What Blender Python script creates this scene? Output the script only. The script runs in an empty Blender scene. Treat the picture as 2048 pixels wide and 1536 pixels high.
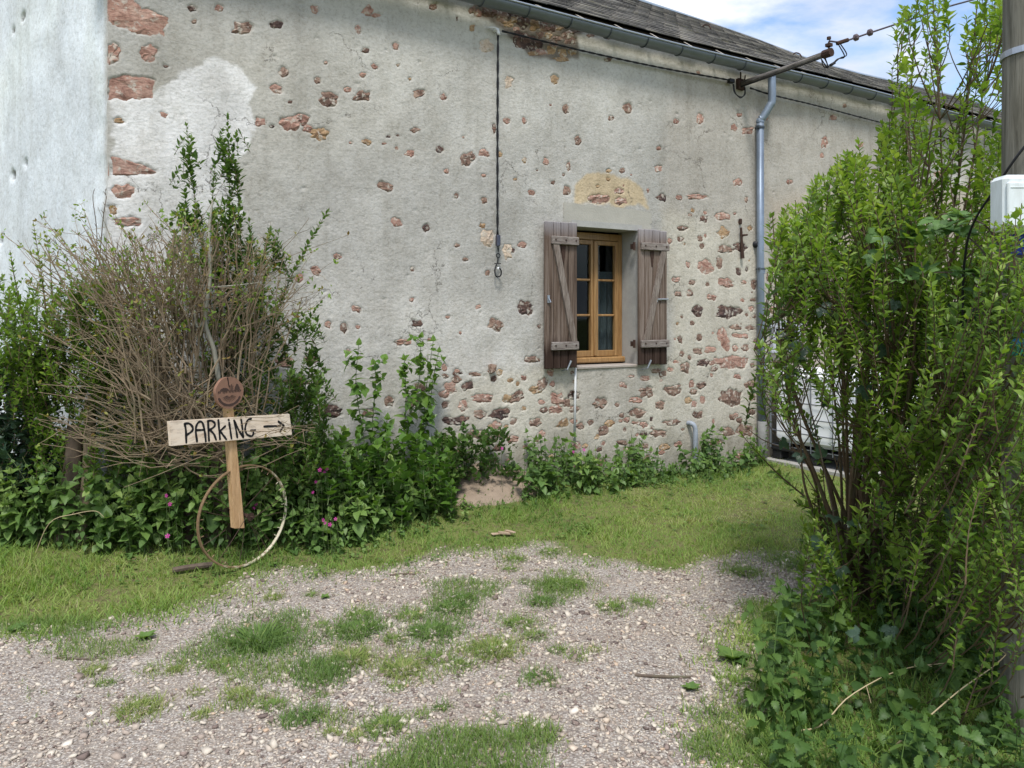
import bpy, math, random
import numpy as np
from mathutils import Matrix, Vector
random.seed(7); RNG = np.random.default_rng(7)
sc = bpy.context.scene
COL = sc.collection

# ------------------------------------------------------------------ camera, sky, sun, exposure
F = 1538.0; CX = 1024.0; HOR = 635.0; CAMH = 1.6       # focal length (px of the 2048 px photo), horizon row, eye height
cam_d = bpy.data.cameras.new('camera'); cam = bpy.data.objects.new('camera', cam_d); COL.objects.link(cam)
cam.location = (0, 0, CAMH); cam.rotation_euler = (math.radians(90), 0, 0)
cam_d.sensor_width = 36; cam_d.lens = 36*F/2048; cam_d.shift_y = -(768-HOR)/2048
cam_d.clip_start = 0.05; cam_d.clip_end = 3000
sc.camera = cam

SUN_DIR = Vector((0.0, -0.49, 0.87)).normalized()
w = bpy.data.worlds.new('World'); sc.world = w; w.use_nodes = True
wn = w.node_tree; wn.nodes.clear()
def wnode(t, **k):
    n = wn.nodes.new(t)
    for a, b in k.items(): setattr(n, a, b)
    return n
out = wnode('ShaderNodeOutputWorld'); bg = wnode('ShaderNodeBackground')
sky = wnode('ShaderNodeTexSky', sky_type='NISHITA')
sky.sun_disc = False; sky.sun_elevation = math.asin(SUN_DIR.z); sky.sun_rotation = math.atan2(SUN_DIR.x, SUN_DIR.y)
tc = wnode('ShaderNodeTexCoord'); sep = wnode('ShaderNodeSeparateXYZ')
wn.links.new(tc.outputs['Generated'], sep.inputs[0])
zz = wnode('ShaderNodeMath', operation='MAXIMUM'); wn.links.new(sep.outputs[2], zz.inputs[0]); zz.inputs[1].default_value = 0.0
za = wnode('ShaderNodeMath', operation='ADD'); wn.links.new(zz.outputs[0], za.inputs[0]); za.inputs[1].default_value = 0.35
cmb = wnode('ShaderNodeCombineXYZ')
for i in (0, 1):
    d = wnode('ShaderNodeMath', operation='DIVIDE'); wn.links.new(sep.outputs[i], d.inputs[0]); wn.links.new(za.outputs[0], d.inputs[1]); wn.links.new(d.outputs[0], cmb.inputs[i])
cmb.inputs[2].default_value = 5.6
nz = wnode('ShaderNodeTexNoise'); nz.inputs['Scale'].default_value = 2.6; nz.inputs['Detail'].default_value = 9; nz.inputs['Roughness'].default_value = 0.55
nz.inputs['Distortion'].default_value = 0.25
wn.links.new(cmb.outputs[0], nz.inputs['Vector'])
rp = wnode('ShaderNodeValToRGB'); rp.color_ramp.elements[0].position = 0.44; rp.color_ramp.elements[1].position = 0.57
wn.links.new(nz.outputs['Fac'], rp.inputs[0])
nz2 = wnode('ShaderNodeTexNoise'); nz2.inputs['Scale'].default_value = 1.9; nz2.inputs['Detail'].default_value = 6
mp = wnode('ShaderNodeMapping'); mp.inputs['Location'].default_value = (3.3, 1.7, 0); wn.links.new(cmb.outputs[0], mp.inputs['Vector']); wn.links.new(mp.outputs[0], nz2.inputs['Vector'])
cr = wnode('ShaderNodeValToRGB'); cr.color_ramp.elements[0].position = 0.42; cr.color_ramp.elements[1].position = 0.62
cr.color_ramp.elements[0].color = (3.0, 3.2, 3.75, 1); cr.color_ramp.elements[1].color = (5.6, 5.65, 5.8, 1)
wn.links.new(nz2.outputs['Fac'], cr.inputs[0])
mx = wnode('ShaderNodeMix', data_type='RGBA'); wn.links.new(rp.outputs[0], mx.inputs[0]); wn.links.new(sky.outputs[0], mx.inputs[6]); wn.links.new(cr.outputs[0], mx.inputs[7])
wn.links.new(mx.outputs[2], bg.inputs[0]); bg.inputs[1].default_value = 0.10
wn.links.new(bg.outputs[0], out.inputs[0])
sd = bpy.data.lights.new('sun', 'SUN'); sd.energy = 1.5; sd.angle = math.radians(12); sd.color = (1.0, 0.97, 0.93)
sun = bpy.data.objects.new('sun', sd); COL.objects.link(sun); sun.rotation_euler = SUN_DIR.to_track_quat('Z', 'Y').to_euler()
vs = sc.view_settings; vs.view_transform = 'Standard'; vs.look = 'None'; vs.exposure = 1.3; vs.gamma = 1; vs.use_curve_mapping = False
sc.render.engine = 'CYCLES'

# ------------------------------------------------------------------ pixel -> place
VPX = 3550.0
_l = math.hypot(VPX-CX, F)
DX, DY = (VPX-CX)/_l, F/_l                    # along the facade, going away to the right
NX, NY = DY, -DX                              # outward normal of the facade
P0 = np.array([2.77, 8.6]); C0 = NX*P0[0]+NY*P0[1]
ROT = math.atan2(DY, DX)
def W(u, v, n=0.0):
    """pixel -> facade coordinates (s along the wall, y into the house, z) on the plane n metres in front of the wall"""
    a = (u-CX)/F; b = (HOR-v)/F
    t = (C0+n)/(NX*a+NY)
    return np.array([DX*(a*t-P0[0])+DY*(t-P0[1]), -n, CAMH+b*t])
def L2W(p):
    s, y, z = p
    return np.array([P0[0]+DX*s-DY*y, P0[1]+DY*s+DX*y, z])
def W2L(p):
    q = np.array(p[:2])-P0
    return np.array([DX*q[0]+DY*q[1], -DY*q[0]+DX*q[1], p[2]])
def G(u, v, z=0.0):
    t = F*(CAMH-z)/(v-HOR); return np.array([(u-CX)/F*t, t, z])
def P3(u, v, Y): return np.array([(u-CX)/F*Y, Y, CAMH+(HOR-v)/F*Y])

# ------------------------------------------------------------------ numpy noise
_T = np.random.default_rng(3).random((256, 256))
def vn(x, y):
    x = np.asarray(x, float); y = np.asarray(y, float)
    xi = np.floor(x).astype(int); yi = np.floor(y).astype(int)
    fx = x-xi; fy = y-yi; fx = fx*fx*(3-2*fx); fy = fy*fy*(3-2*fy)
    a = _T[xi & 255, yi & 255]; b = _T[(xi+1) & 255, yi & 255]; c = _T[xi & 255, (yi+1) & 255]; d = _T[(xi+1) & 255, (yi+1) & 255]
    return (a*(1-fx)+b*fx)*(1-fy)+(c*(1-fx)+d*fx)*fy
def fbm(x, y, o=4, g=0.5):
    r = 0; A = 1; S = 0
    for k in range(o):
        r = r+A*(vn(x*2**k+17.3*k, y*2**k+9.1*k)-0.5); S += A; A *= g
    return r/S
def sstep(a, b, x):
    t = np.clip((x-a)/(b-a), 0, 1); return t*t*(3-2*t)
def inpoly(px, py, poly):
    px = np.asarray(px); py = np.asarray(py); r = np.zeros(px.shape, bool); n = len(poly)
    for i in range(n):
        x0, y0 = poly[i][:2]; x1, y1 = poly[(i+1) % n][:2]
        c = ((y0 > py) != (y1 > py)) & (px < (x1-x0)*(py-y0)/((y1-y0) if y1 != y0 else 1e-9)+x0)
        r ^= c
    return r
def polydist(px, py, poly):
    d = np.full(np.shape(px), 1e9); n = len(poly)
    for i in range(n):
        x0, y0 = poly[i][:2]; x1, y1 = poly[(i+1) % n][:2]
        ex, ey = x1-x0, y1-y0; L = ex*ex+ey*ey+1e-12
        t = np.clip(((px-x0)*ex+(py-y0)*ey)/L, 0, 1)
        d = np.minimum(d, np.hypot(px-x0-t*ex, py-y0-t*ey))
    return np.where(inpoly(px, py, poly), -d, d)     # negative inside

# ------------------------------------------------------------------ mesh helpers
def np_mesh(name, verts, faces, tint=None, col=None, smooth=False):
    """faces: int array (n, k)"""
    verts = np.asarray(verts, np.float32); faces = np.asarray(faces, np.int32)
    me = bpy.data.meshes.new(name); nf, k = faces.shape
    me.vertices.add(len(verts)); me.vertices.foreach_set('co', verts.ravel())
    me.loops.add(nf*k); me.loops.foreach_set('vertex_index', faces.ravel())
    me.polygons.add(nf); me.polygons.foreach_set('loop_start', np.arange(0, nf*k, k, dtype=np.int32))
    if smooth: me.polygons.foreach_set('use_smooth', np.ones(nf, bool))
    if tint is not None:
        a = me.attributes.new('tint', 'FLOAT', 'POINT'); a.data.foreach_set('value', np.asarray(tint, np.float32))
    if col is not None:
        a = me.attributes.new('Col', 'FLOAT_COLOR', 'POINT'); a.data.foreach_set('color', np.asarray(col, np.float32).ravel())
    me.update(calc_edges=True); me.validate()
    return me
def link(name, me, mat, parent=None):
    o = bpy.data.objects.new(name, me); COL.objects.link(o)
    if mat is not None and me is not None and not me.materials: me.materials.append(mat)
    if parent is not None: o.parent = parent
    return o
def tag(o, label=None, cat=None, group=None, kind=None):
    if label: o['label'] = label
    if cat: o['category'] = cat
    if group: o['group'] = group
    if kind: o['kind'] = kind
    return o
def empty(name, loc=(0, 0, 0), rz=0.0, label=None, cat=None, group=None):
    o = bpy.data.objects.new(name, None); COL.objects.link(o); o.location = loc; o.rotation_euler = (0, 0, rz); o.empty_display_size = .2
    return tag(o, label, cat, group)
def nrm(v):
    v = np.asarray(v, float); return v/(np.linalg.norm(v, axis=-1, keepdims=True)+1e-12)
class MB:
    def __init__(s): s.v = []; s.f = []; s.t = []
    def add(s, vs, fs, t=0.5):
        o = len(s.v); s.v += [tuple(map(float, p)) for p in vs]; s.f += [tuple(i+o for i in f) for f in fs]; s.t += [t]*len(vs); return s
    def box(s, c, h, M=None, jit=0.0, t=.5):
        c = np.array(c, float); h = np.array(h, float)*0.5
        P = np.array([(x, y, z) for x in (-1, 1) for y in (-1, 1) for z in (-1, 1)], float)*h
        if jit: P = P+(RNG.random(P.shape)-.5)*jit
        if M is not None: P = P@np.array(M, float).T
        return s.add(P+c, [(0, 1, 3, 2), (4, 6, 7, 5), (0, 4, 5, 1), (2, 3, 7, 6), (0, 2, 6, 4), (1, 5, 7, 3)], t)
    def bbox(s, c, h, b=0.004, M=None):
        """box with chamfered vertical+horizontal edges (octagonal profile swept twice kept simple: chamfer by inset faces)"""
        c = np.array(c, float); h = np.array(h, float)*0.5; b = min(b, h.min()*0.6)
        V = []; idx = {}
        for x in (-1, 1):
            for y in (-1, 1):
                for z in (-1, 1):
                    for k in range(3):
                        p = np.array([x, y, z])*h
                        for j in range(3):
                            if j != k: p[j] -= np.sign(p[j])*b
                        idx[(x, y, z, k)] = len(V); V.append(p)
        Fc = []
        for k in range(3):
            i, j = [(1, 2), (2, 0), (0, 1)][k]
            for sg in (-1, 1):
                q = []
                for a, bb in ((-1, -1), (1, -1), (1, 1), (-1, 1)):
                    t = [0, 0, 0]; t[k] = sg; t[i] = a; t[j] = bb; q.append(idx[(*t, k)])
                Fc.append(tuple(q if sg > 0 else q[::-1]))
        for k in range(3):          # edge bevels, edge parallel to axis k
            i, j = [(1, 2), (2, 0), (0, 1)][k]
            for a in (-1, 1):
                for bb in (-1, 1):
                    t0 = [0]*3; t1 = [0]*3; t0[k] = -1; t1[k] = 1
                    for t in (t0, t1): t[i] = a; t[j] = bb
                    q = (idx[(*t0, i)], idx[(*t1, i)], idx[(*t1, j)], idx[(*t0, j)])
                    Fc.append(q if a*bb > 0 else q[::-1])
        for x in (-1, 1):
            for y in (-1, 1):
                for z in (-1, 1):
                    q = tuple(idx[(x, y, z, k)] for k in range(3)); Fc.append(q if x*y*z > 0 else q[::-1])
        P = np.array(V)
        if M is not None: P = P@np.array(M, float).T
        return s.add(P+c, Fc)
    def tube(s, pts, r, n=6, caps=True, t=.5, closed=False, flat=None):
        pts = np.array(pts, float); m = len(pts)
        r = np.full(m, r) if np.isscalar(r) else np.array(r, float)
        tg = np.gradient(pts, axis=0) if not closed else np.roll(pts, -1, 0)-np.roll(pts, 1, 0)
        tg = nrm(tg); up = np.array([0.12, 0.31, 0.94]);
        if flat is not None: up = np.array(flat, float)
        if abs(np.mean(np.abs(tg@up))) > .9 and flat is None: up = np.array([0.9, -0.3, 0.1])
        x = nrm(np.cross(tg, up)); y = np.cross(x, tg)
        an = np.arange(n)*2*math.pi/n
        R = (pts[:, None, :]+r[:, None, None]*(np.cos(an)[None, :, None]*x[:, None, :]+np.sin(an)[None, :, None]*y[:, None, :])).reshape(-1, 3)
        fs = []
        for i in range(m if closed else m-1):
            j = (i+1) % m
            for k in range(n): fs.append((i*n+k, i*n+(k+1) % n, j*n+(k+1) % n, j*n+k))
        if caps and not closed: fs += [tuple(range(n))[::-1], tuple((m-1)*n+k for k in range(n))]
        return s.add(R, fs, t)
    def prism(s, poly, y0, y1, axis=1):
        """poly in (a,b) -> extruded along axis"""
        n = len(poly); V = []
        for yy in (y0, y1):
            for a, b in poly: V.append((a, yy, b) if axis == 1 else ((a, b, yy) if axis == 2 else (yy, a, b)))
        return s.add(V, [tuple(range(n)), tuple(range(2*n-1, n-1, -1))]+[(i, i+n, (i+1) % n+n, (i+1) % n) for i in range(n)])
    def build(s, name, mat, parent=None, smooth=False, tint=False, fixn=False):
        me = bpy.data.meshes.new(name); me.from_pydata(s.v, [], s.f)
        if tint:
            a = me.attributes.new('tint', 'FLOAT', 'POINT'); a.data.foreach_set('value', np.array(s.t, np.float32))
        if smooth: me.polygons.foreach_set('use_smooth', np.ones(len(me.polygons), bool))
        if fixn:
            import bmesh
            bm = bmesh.new(); bm.from_mesh(me); bmesh.ops.recalc_face_normals(bm, faces=bm.faces); bm.to_mesh(me); bm.free()
        me.update()
        return link(name, me, mat, parent)
def spline(pts, n=12):
    pts = np.array(pts, float)
    if len(pts) < 3: return np.linspace(pts[0], pts[-1], n)
    P = np.vstack([2*pts[0]-pts[1], pts, 2*pts[-1]-pts[-2]]); m = len(pts)-1; o = []
    for t in np.linspace(0, m-1e-6, n):
        i = int(t); f = t-i; a, b, c, d = P[i:i+4]
        o.append(0.5*((2*b)+(-a+c)*f+(2*a-5*b+4*c-d)*f*f+(-a+3*b-3*c+d)*f**3))
    return np.array(o)
# leaf batches
def frames(dirs, ups):
    y = nrm(dirs); x = nrm(np.cross(y, ups)); z = np.cross(x, y)
    return np.stack([x, y, z], axis=-1)
class Batch:
    def __init__(s, tv, tf): s.tv = np.array(tv, float); s.tf = np.array(tf, int); s.M = []; s.T = []; s.t = []
    def add(s, pos, dirs, ups, size, tint):
        pos = np.atleast_2d(pos); n = len(pos)
        Fm = frames(np.broadcast_to(dirs, (n, 3)), np.broadcast_to(ups, (n, 3)))
        size = np.broadcast_to(np.asarray(size, float), (n,)) if np.ndim(size) < 2 else np.asarray(size)
        s.M.append(Fm*size[:, None, None] if size.ndim == 1 else Fm*size[:, None, :]); s.T.append(pos); s.t.append(np.broadcast_to(tint, (n,)))
    def mesh(s, name, smooth=False):
        M = np.concatenate(s.M); T = np.concatenate(s.T); t = np.concatenate(s.t); K = len(s.tv)
        V = np.einsum('nij,kj->nki', M, s.tv)+T[:, None, :]
        Fc = (s.tf[None]+(np.arange(len(T))*K)[:, None, None]).reshape(-1, s.tf.shape[1])
        return np_mesh(name, V.reshape(-1, 3), Fc, np.repeat(t, K), smooth=smooth)
    def build(s, name, mat, parent=None, smooth=False): return link(name, s.mesh(name, smooth), mat, parent)
LANCE = ([(0, 0, 0), (-.20, .28, .05), (.20, .28, .05), (0, .33, 0), (-.225, .55, .03), (.225, .55, .03), (0, .6, -.03), (0, 1, -.10)],
         [(0, 3, 1), (0, 2, 3), (1, 3, 6), (1, 6, 4), (3, 2, 5), (3, 5, 6), (4, 6, 7), (6, 5, 7)])
HEART = ([(0, 0, 0), (-.27, .02, .05), (-.40, .27, .06), (-.27, .62, .0), (0, 1, -.16), (.27, .62, .0), (.40, .27, .06), (.27, .02, .05), (0, .28, 0), (0, .62, -.05)],
         [(0, 8, 1), (1, 8, 2), (2, 8, 9), (2, 9, 3), (3, 9, 4), (0, 7, 8), (7, 6, 8), (6, 9, 8), (6, 5, 9), (5, 4, 9)])
def serrate(wd, n=6, droop=.18):
    """toothed leaf outline, unit length, a fan of triangles from a midrib"""
    V = []; Fc = []
    for i in range(n+1): V.append((0, i/n, -droop*(i/n)**2))
    for sd_ in (-1, 1):
        b = len(V)
        for i in range(n):
            f = (i+.5)/n; wv = wd*math.sin(math.pi*min(1, f**.62))*1.0+.02
            V.append((sd_*wv*.86, f-.04, .07*wv/wd-droop*f*f)); V.append((sd_*wv*1.06, f+.09, .05*wv/wd-droop*f*f))
        for i in range(n):
            a0, a1, p, q = i, i+1, b+2*i, b+2*i+1
            tr = [(a0, p, a1), (p, q, a1)]
            if i: tr.append((a0, b+2*i-1, p))
            for t in tr: Fc.append(t if sd_ > 0 else t[::-1])
    return V, Fc
BLADE = ([(-.5, 0, 0), (.5, 0, 0), (-.42, .5, .05), (.42, .5, .05), (0, 1, .25)], [(0, 1, 3), (0, 3, 2), (2, 3, 4)])

# ------------------------------------------------------------------ materials
class NT:
    def __init__(s, name):
        s.m = bpy.data.materials.new(name); s.m.use_nodes = True; s.t = s.m.node_tree; s.t.nodes.clear()
        s.o = s.t.nodes.new('ShaderNodeOutputMaterial')
    def n(s, ty, ins=None, **k):
        x = s.t.nodes.new(ty)
        for a, b in k.items(): setattr(x, a, b)
        for a, b in (ins or {}).items():
            if hasattr(b, 'is_linked') or hasattr(b, 'links'): s.t.links.new(b, x.inputs[a])
            else: x.inputs[a].default_value = b
        return x
    def coord(s, kind='Object', scale=None, loc=None):
        c = s.n('ShaderNodeTexCoord').outputs[kind]
        if scale is None and loc is None: return c
        ins = {'Vector': c}
        if scale is not None: ins['Scale'] = scale
        if loc is not None: ins['Location'] = loc
        return s.n('ShaderNodeMapping', ins).outputs[0]
    def noise(s, vec, scale, detail=4, rough=.55, dist=0.0): return s.n('ShaderNodeTexNoise', {'Vector': vec, 'Scale': scale, 'Detail': detail, 'Roughness': rough, 'Distortion': dist}).outputs['Fac']
    def ramp(s, fac, stops):
        r = s.n('ShaderNodeValToRGB', {0: fac}); e = r.color_ramp.elements
        while len(e) < len(stops): e.new(.5)
        for i, (p, c) in enumerate(stops):
            e[i].position = p; e[i].color = (c, c, c, 1) if np.isscalar(c) else (*c, 1)
        return r.outputs[0]
    def mix(s, f, a, b, mode='MIX'):
        x = s.n('ShaderNodeMix', data_type='RGBA', blend_type=mode)
        for i, v in ((0, f), (6, a), (7, b)):
            if hasattr(v, 'links'): s.t.links.new(v, x.inputs[i])
            else: x.inputs[i].default_value = v if (i == 0 or len(v) == 4) else (*v, 1)
        return x.outputs[2]
    def math(s, op, a, b=None, c=None):
        x = s.n('ShaderNodeMath', operation=op)
        for i, v in enumerate((a, b, c)):
            if v is None: continue
            if hasattr(v, 'links'): s.t.links.new(v, x.inputs[i])
            else: x.inputs[i].default_value = v
        return x.outputs[0]
    def attr(s, name, out='Fac'): return s.n('ShaderNodeAttribute', attribute_name=name).outputs[out]
    def rnd(s): return s.n('ShaderNodeObjectInfo').outputs['Random']
    def bump(s, h, strength=.4, dist=.01, normal=None):
        ins = {'Height': h, 'Strength': strength, 'Distance': dist}
        if normal is not None: ins['Normal'] = normal
        return s.n('ShaderNodeBump', ins).outputs[0]
    def done(s, col, rough=.8, normal=None, metal=0.0, spec=.3, transl=0.0, trcol=None):
        ins = {'Base Color': col if hasattr(col, 'links') else (*col, 1), 'Roughness': rough, 'Metallic': metal, 'Specular IOR Level': spec}
        p = s.n('ShaderNodeBsdfPrincipled', ins)
        if normal is not None: s.t.links.new(normal, p.inputs['Normal'])
        sh = p.outputs[0]
        if transl:
            tr = s.n('ShaderNodeBsdfTranslucent')
            if trcol is None: trcol = col
            if hasattr(trcol, 'links'): s.t.links.new(trcol, tr.inputs[0])
            else: tr.inputs[0].default_value = (*trcol, 1)
            mxs = s.n('ShaderNodeMixShader', {0: transl, 1: sh, 2: tr.outputs[0]}); sh = mxs.outputs[0]
        s.t.links.new(sh, s.o.inputs[0]); return s.m
def simple(name, c, rough=.6, metal=0.0, var=.25, sc_=20.0, bump=.15, spec=.3):
    m = NT(name); v = m.coord('Object'); nf = m.noise(v, sc_, 5)
    col = m.mix(nf, tuple(x*(1-var) for x in c), tuple(min(1, x*(1+var)) for x in c))
    return m.done(col, rough, m.bump(nf, bump, .004) if bump else None, metal, spec)
def leafmat(name, stops, rough=.42, transl=.3, obj=False, spec=.35):
    m = NT(name)
    t = m.rnd() if obj else m.attr('tint')
    c = m.ramp(t, stops)
    nf = m.noise(m.coord('Object'), 60, 2)
    c2 = m.mix(nf, c, m.mix(1.0, c, (.72, .80, .66), 'MULTIPLY'))
    tr = m.mix(1.0, c2, (1.7, 1.75, .8), 'MULTIPLY')
    return m.done(c2, rough, None, 0, spec, transl, tr)
# ================================================================== MATERIALS of the house
def plaster_mat(name, gable=False):
    m = NT(name); v = m.coord('Object'); base = m.attr('Col', 'Color')
    n1 = m.noise(v, 1.7, 6, .6); n2 = m.noise(v, 34, 6, .7); n3 = m.noise(m.coord('Object', (1, 1, .55)), 7, 6, .65)
    c = m.mix(m.ramp(n1, [(.30, .0), (.72, 1.0)]), m.mix(1.0, base, (.80, .79, .77), 'MULTIPLY'), m.mix(1.0, base, (1.10, 1.09, 1.07), 'MULTIPLY'))
    c = m.mix(m.ramp(n3, [(.35, .55), (.6, 0.0)]), c, m.mix(1.0, c, (.80, .78, .74), 'MULTIPLY'))
    c = m.mix(m.ramp(n2, [(.30, .65), (.52, 0.0)]), c, m.mix(1.0, c, (.62, .60, .57), 'MULTIPLY'))
    # roughcast flecks: short slashes thrown on with a trowel
    c = m.mix(m.ramp(m.noise(m.coord('Object', (3.2, 3.2, .22)), 1.6, 5, .6), [(.52, 0.), (.70, .42)]), c, m.mix(1.0, c, (.70, .69, .66), 'MULTIPLY'))
    vo = m.n('ShaderNodeTexVoronoi', {'Vector': m.coord('Object', (1.0, 1.0, 1.3) if not gable else (1, 1, .6)), 'Scale': 38.0, 'Randomness': 1.0}).outputs['Distance']
    fl = m.noise(m.coord('Object', (1, 1, 1.3) if not gable else (1.3, 1.3, .9)), 42, 5, .78, 1.8)
    c = m.mix(m.ramp(fl, [(.30, .85), (.43, 0.0)]), c, m.mix(1.0, c, (.52, .50, .47), 'MULTIPLY'))
    # hairline cracks
    if not gable:
        wv = m.n('ShaderNodeVectorMath', {0: v, 1: m.n('ShaderNodeVectorMath', {0: m.n('ShaderNodeTexNoise', {'Vector': v, 'Scale': 5.0, 'Detail': 6.0, 'Roughness': .65}).outputs['Color'], 'Scale': .42}, operation='SCALE').outputs[0]}, operation='ADD').outputs[0]
        ve = m.n('ShaderNodeTexVoronoi', {'Vector': wv, 'Scale': 1.15, 'Randomness': 1.0}, feature='DISTANCE_TO_EDGE').outputs['Distance']
        ck = m.ramp(ve, [(0.0, 1.0), (.0045, 0.0)])
        gate = m.ramp(m.noise(v, 1.35, 3), [(.50, 0.0), (.56, 1.0)])
        ck = m.math('MULTIPLY', ck, gate)
        c = m.mix(ck, c, (.10, .085, .07))
    h = m.math('ADD', m.math('MULTIPLY', fl, .8), m.math('ADD', m.math('MULTIPLY', n2, .7), m.math('MULTIPLY', vo, .5)))
    if not gable: h = m.math('SUBTRACT', h, m.math('MULTIPLY', ck, 1.2))
    nb = m.bump(h, .55, .007)
    return m.done(c, .95, nb, 0, .12)
M_PL = plaster_mat('plaster'); M_GB = plaster_mat('gable_render', True)
def stone_mat(name, a, b, c):
    m = NT(name)
    off = m.n('ShaderNodeVectorMath', {0: m.coord('Object'), 1: m.n('ShaderNodeVectorMath', {0: m.n('ShaderNodeCombineXYZ', {0: m.rnd(), 1: m.rnd(), 2: m.rnd()}).outputs[0], 'Scale': 60.0}, operation='SCALE').outputs[0]}, operation='ADD').outputs[0]
    n1 = m.noise(off, 11, 5, .6, .8); n2 = m.noise(off, 60, 5, .7)
    st = m.noise(m.n('ShaderNodeMapping', {'Vector': off, 'Rotation': (0, .5, 0), 'Scale': (1, 1, 5)}).outputs[0], 16, 4, .6, .5)
    col = m.ramp(n1, [(.30, c), (.47, a), (.66, b)])
    col = m.mix(m.ramp(st, [(.35, .6), (.5, 0.)]), col, m.mix(1.0, col, (.55, .5, .5), 'MULTIPLY'))
    col = m.mix(m.ramp(n2, [(.32, .6), (.5, 0.)]), col, m.mix(1.0, col, (.5, .48, .5), 'MULTIPLY'))
    col = m.mix(m.math('MULTIPLY', m.rnd(), .35), col, m.mix(1.0, col, (.62, .66, .72), 'MULTIPLY'))
    col = m.mix(m.ramp(m.noise(off, 24, 3), [(.54, 0.), (.66, .8)]), col, (.50, .455, .385))
    return m.done(col, .9, m.bump(m.math('ADD', n2, st), .8, .006), 0, .15)
M_ST = {'r': stone_mat('stone_rust', (.385, .225, .17), (.49, .325, .255), (.20, .105, .08)),
        'b': stone_mat('stone_brown', (.23, .145, .108), (.37, .265, .20), (.095, .06, .048)),
        'd': stone_mat('stone_dark', (.105, .068, .058), (.20, .12, .09), (.045, .032, .032)),
        't': stone_mat('stone_tan', (.38, .25, .14), (.48, .34, .20), (.20, .12, .07)),
        'c': stone_mat('stone_cream', (.60, .48, .36), (.66, .55, .43), (.50, .38, .27))}

# ================================================================== HOUSE
house = empty('house', (P0[0], P0[1], 0), ROT, 'long stone farmhouse with patched grey render, slate roof and one shuttered window', 'house')
SC = W(214, 300)[0]                                   # left end of the facade (corner)
SE = 10.5                                             # right end
EZ = 4.36                                             # top of the wall
# window opening
O0 = W(1152, 600)[0]; O1 = W(1275, 600)[0]; OZ0 = W(1200, 731)[2]; OZ1 = W(1212, 457)[2]
# small niche beside the tank
N0, N1 = W(1546, 665)[0], W(1590, 665)[0]; NZ0, NZ1 = W(1560, 697)[2], W(1560, 655)[2]

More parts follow.
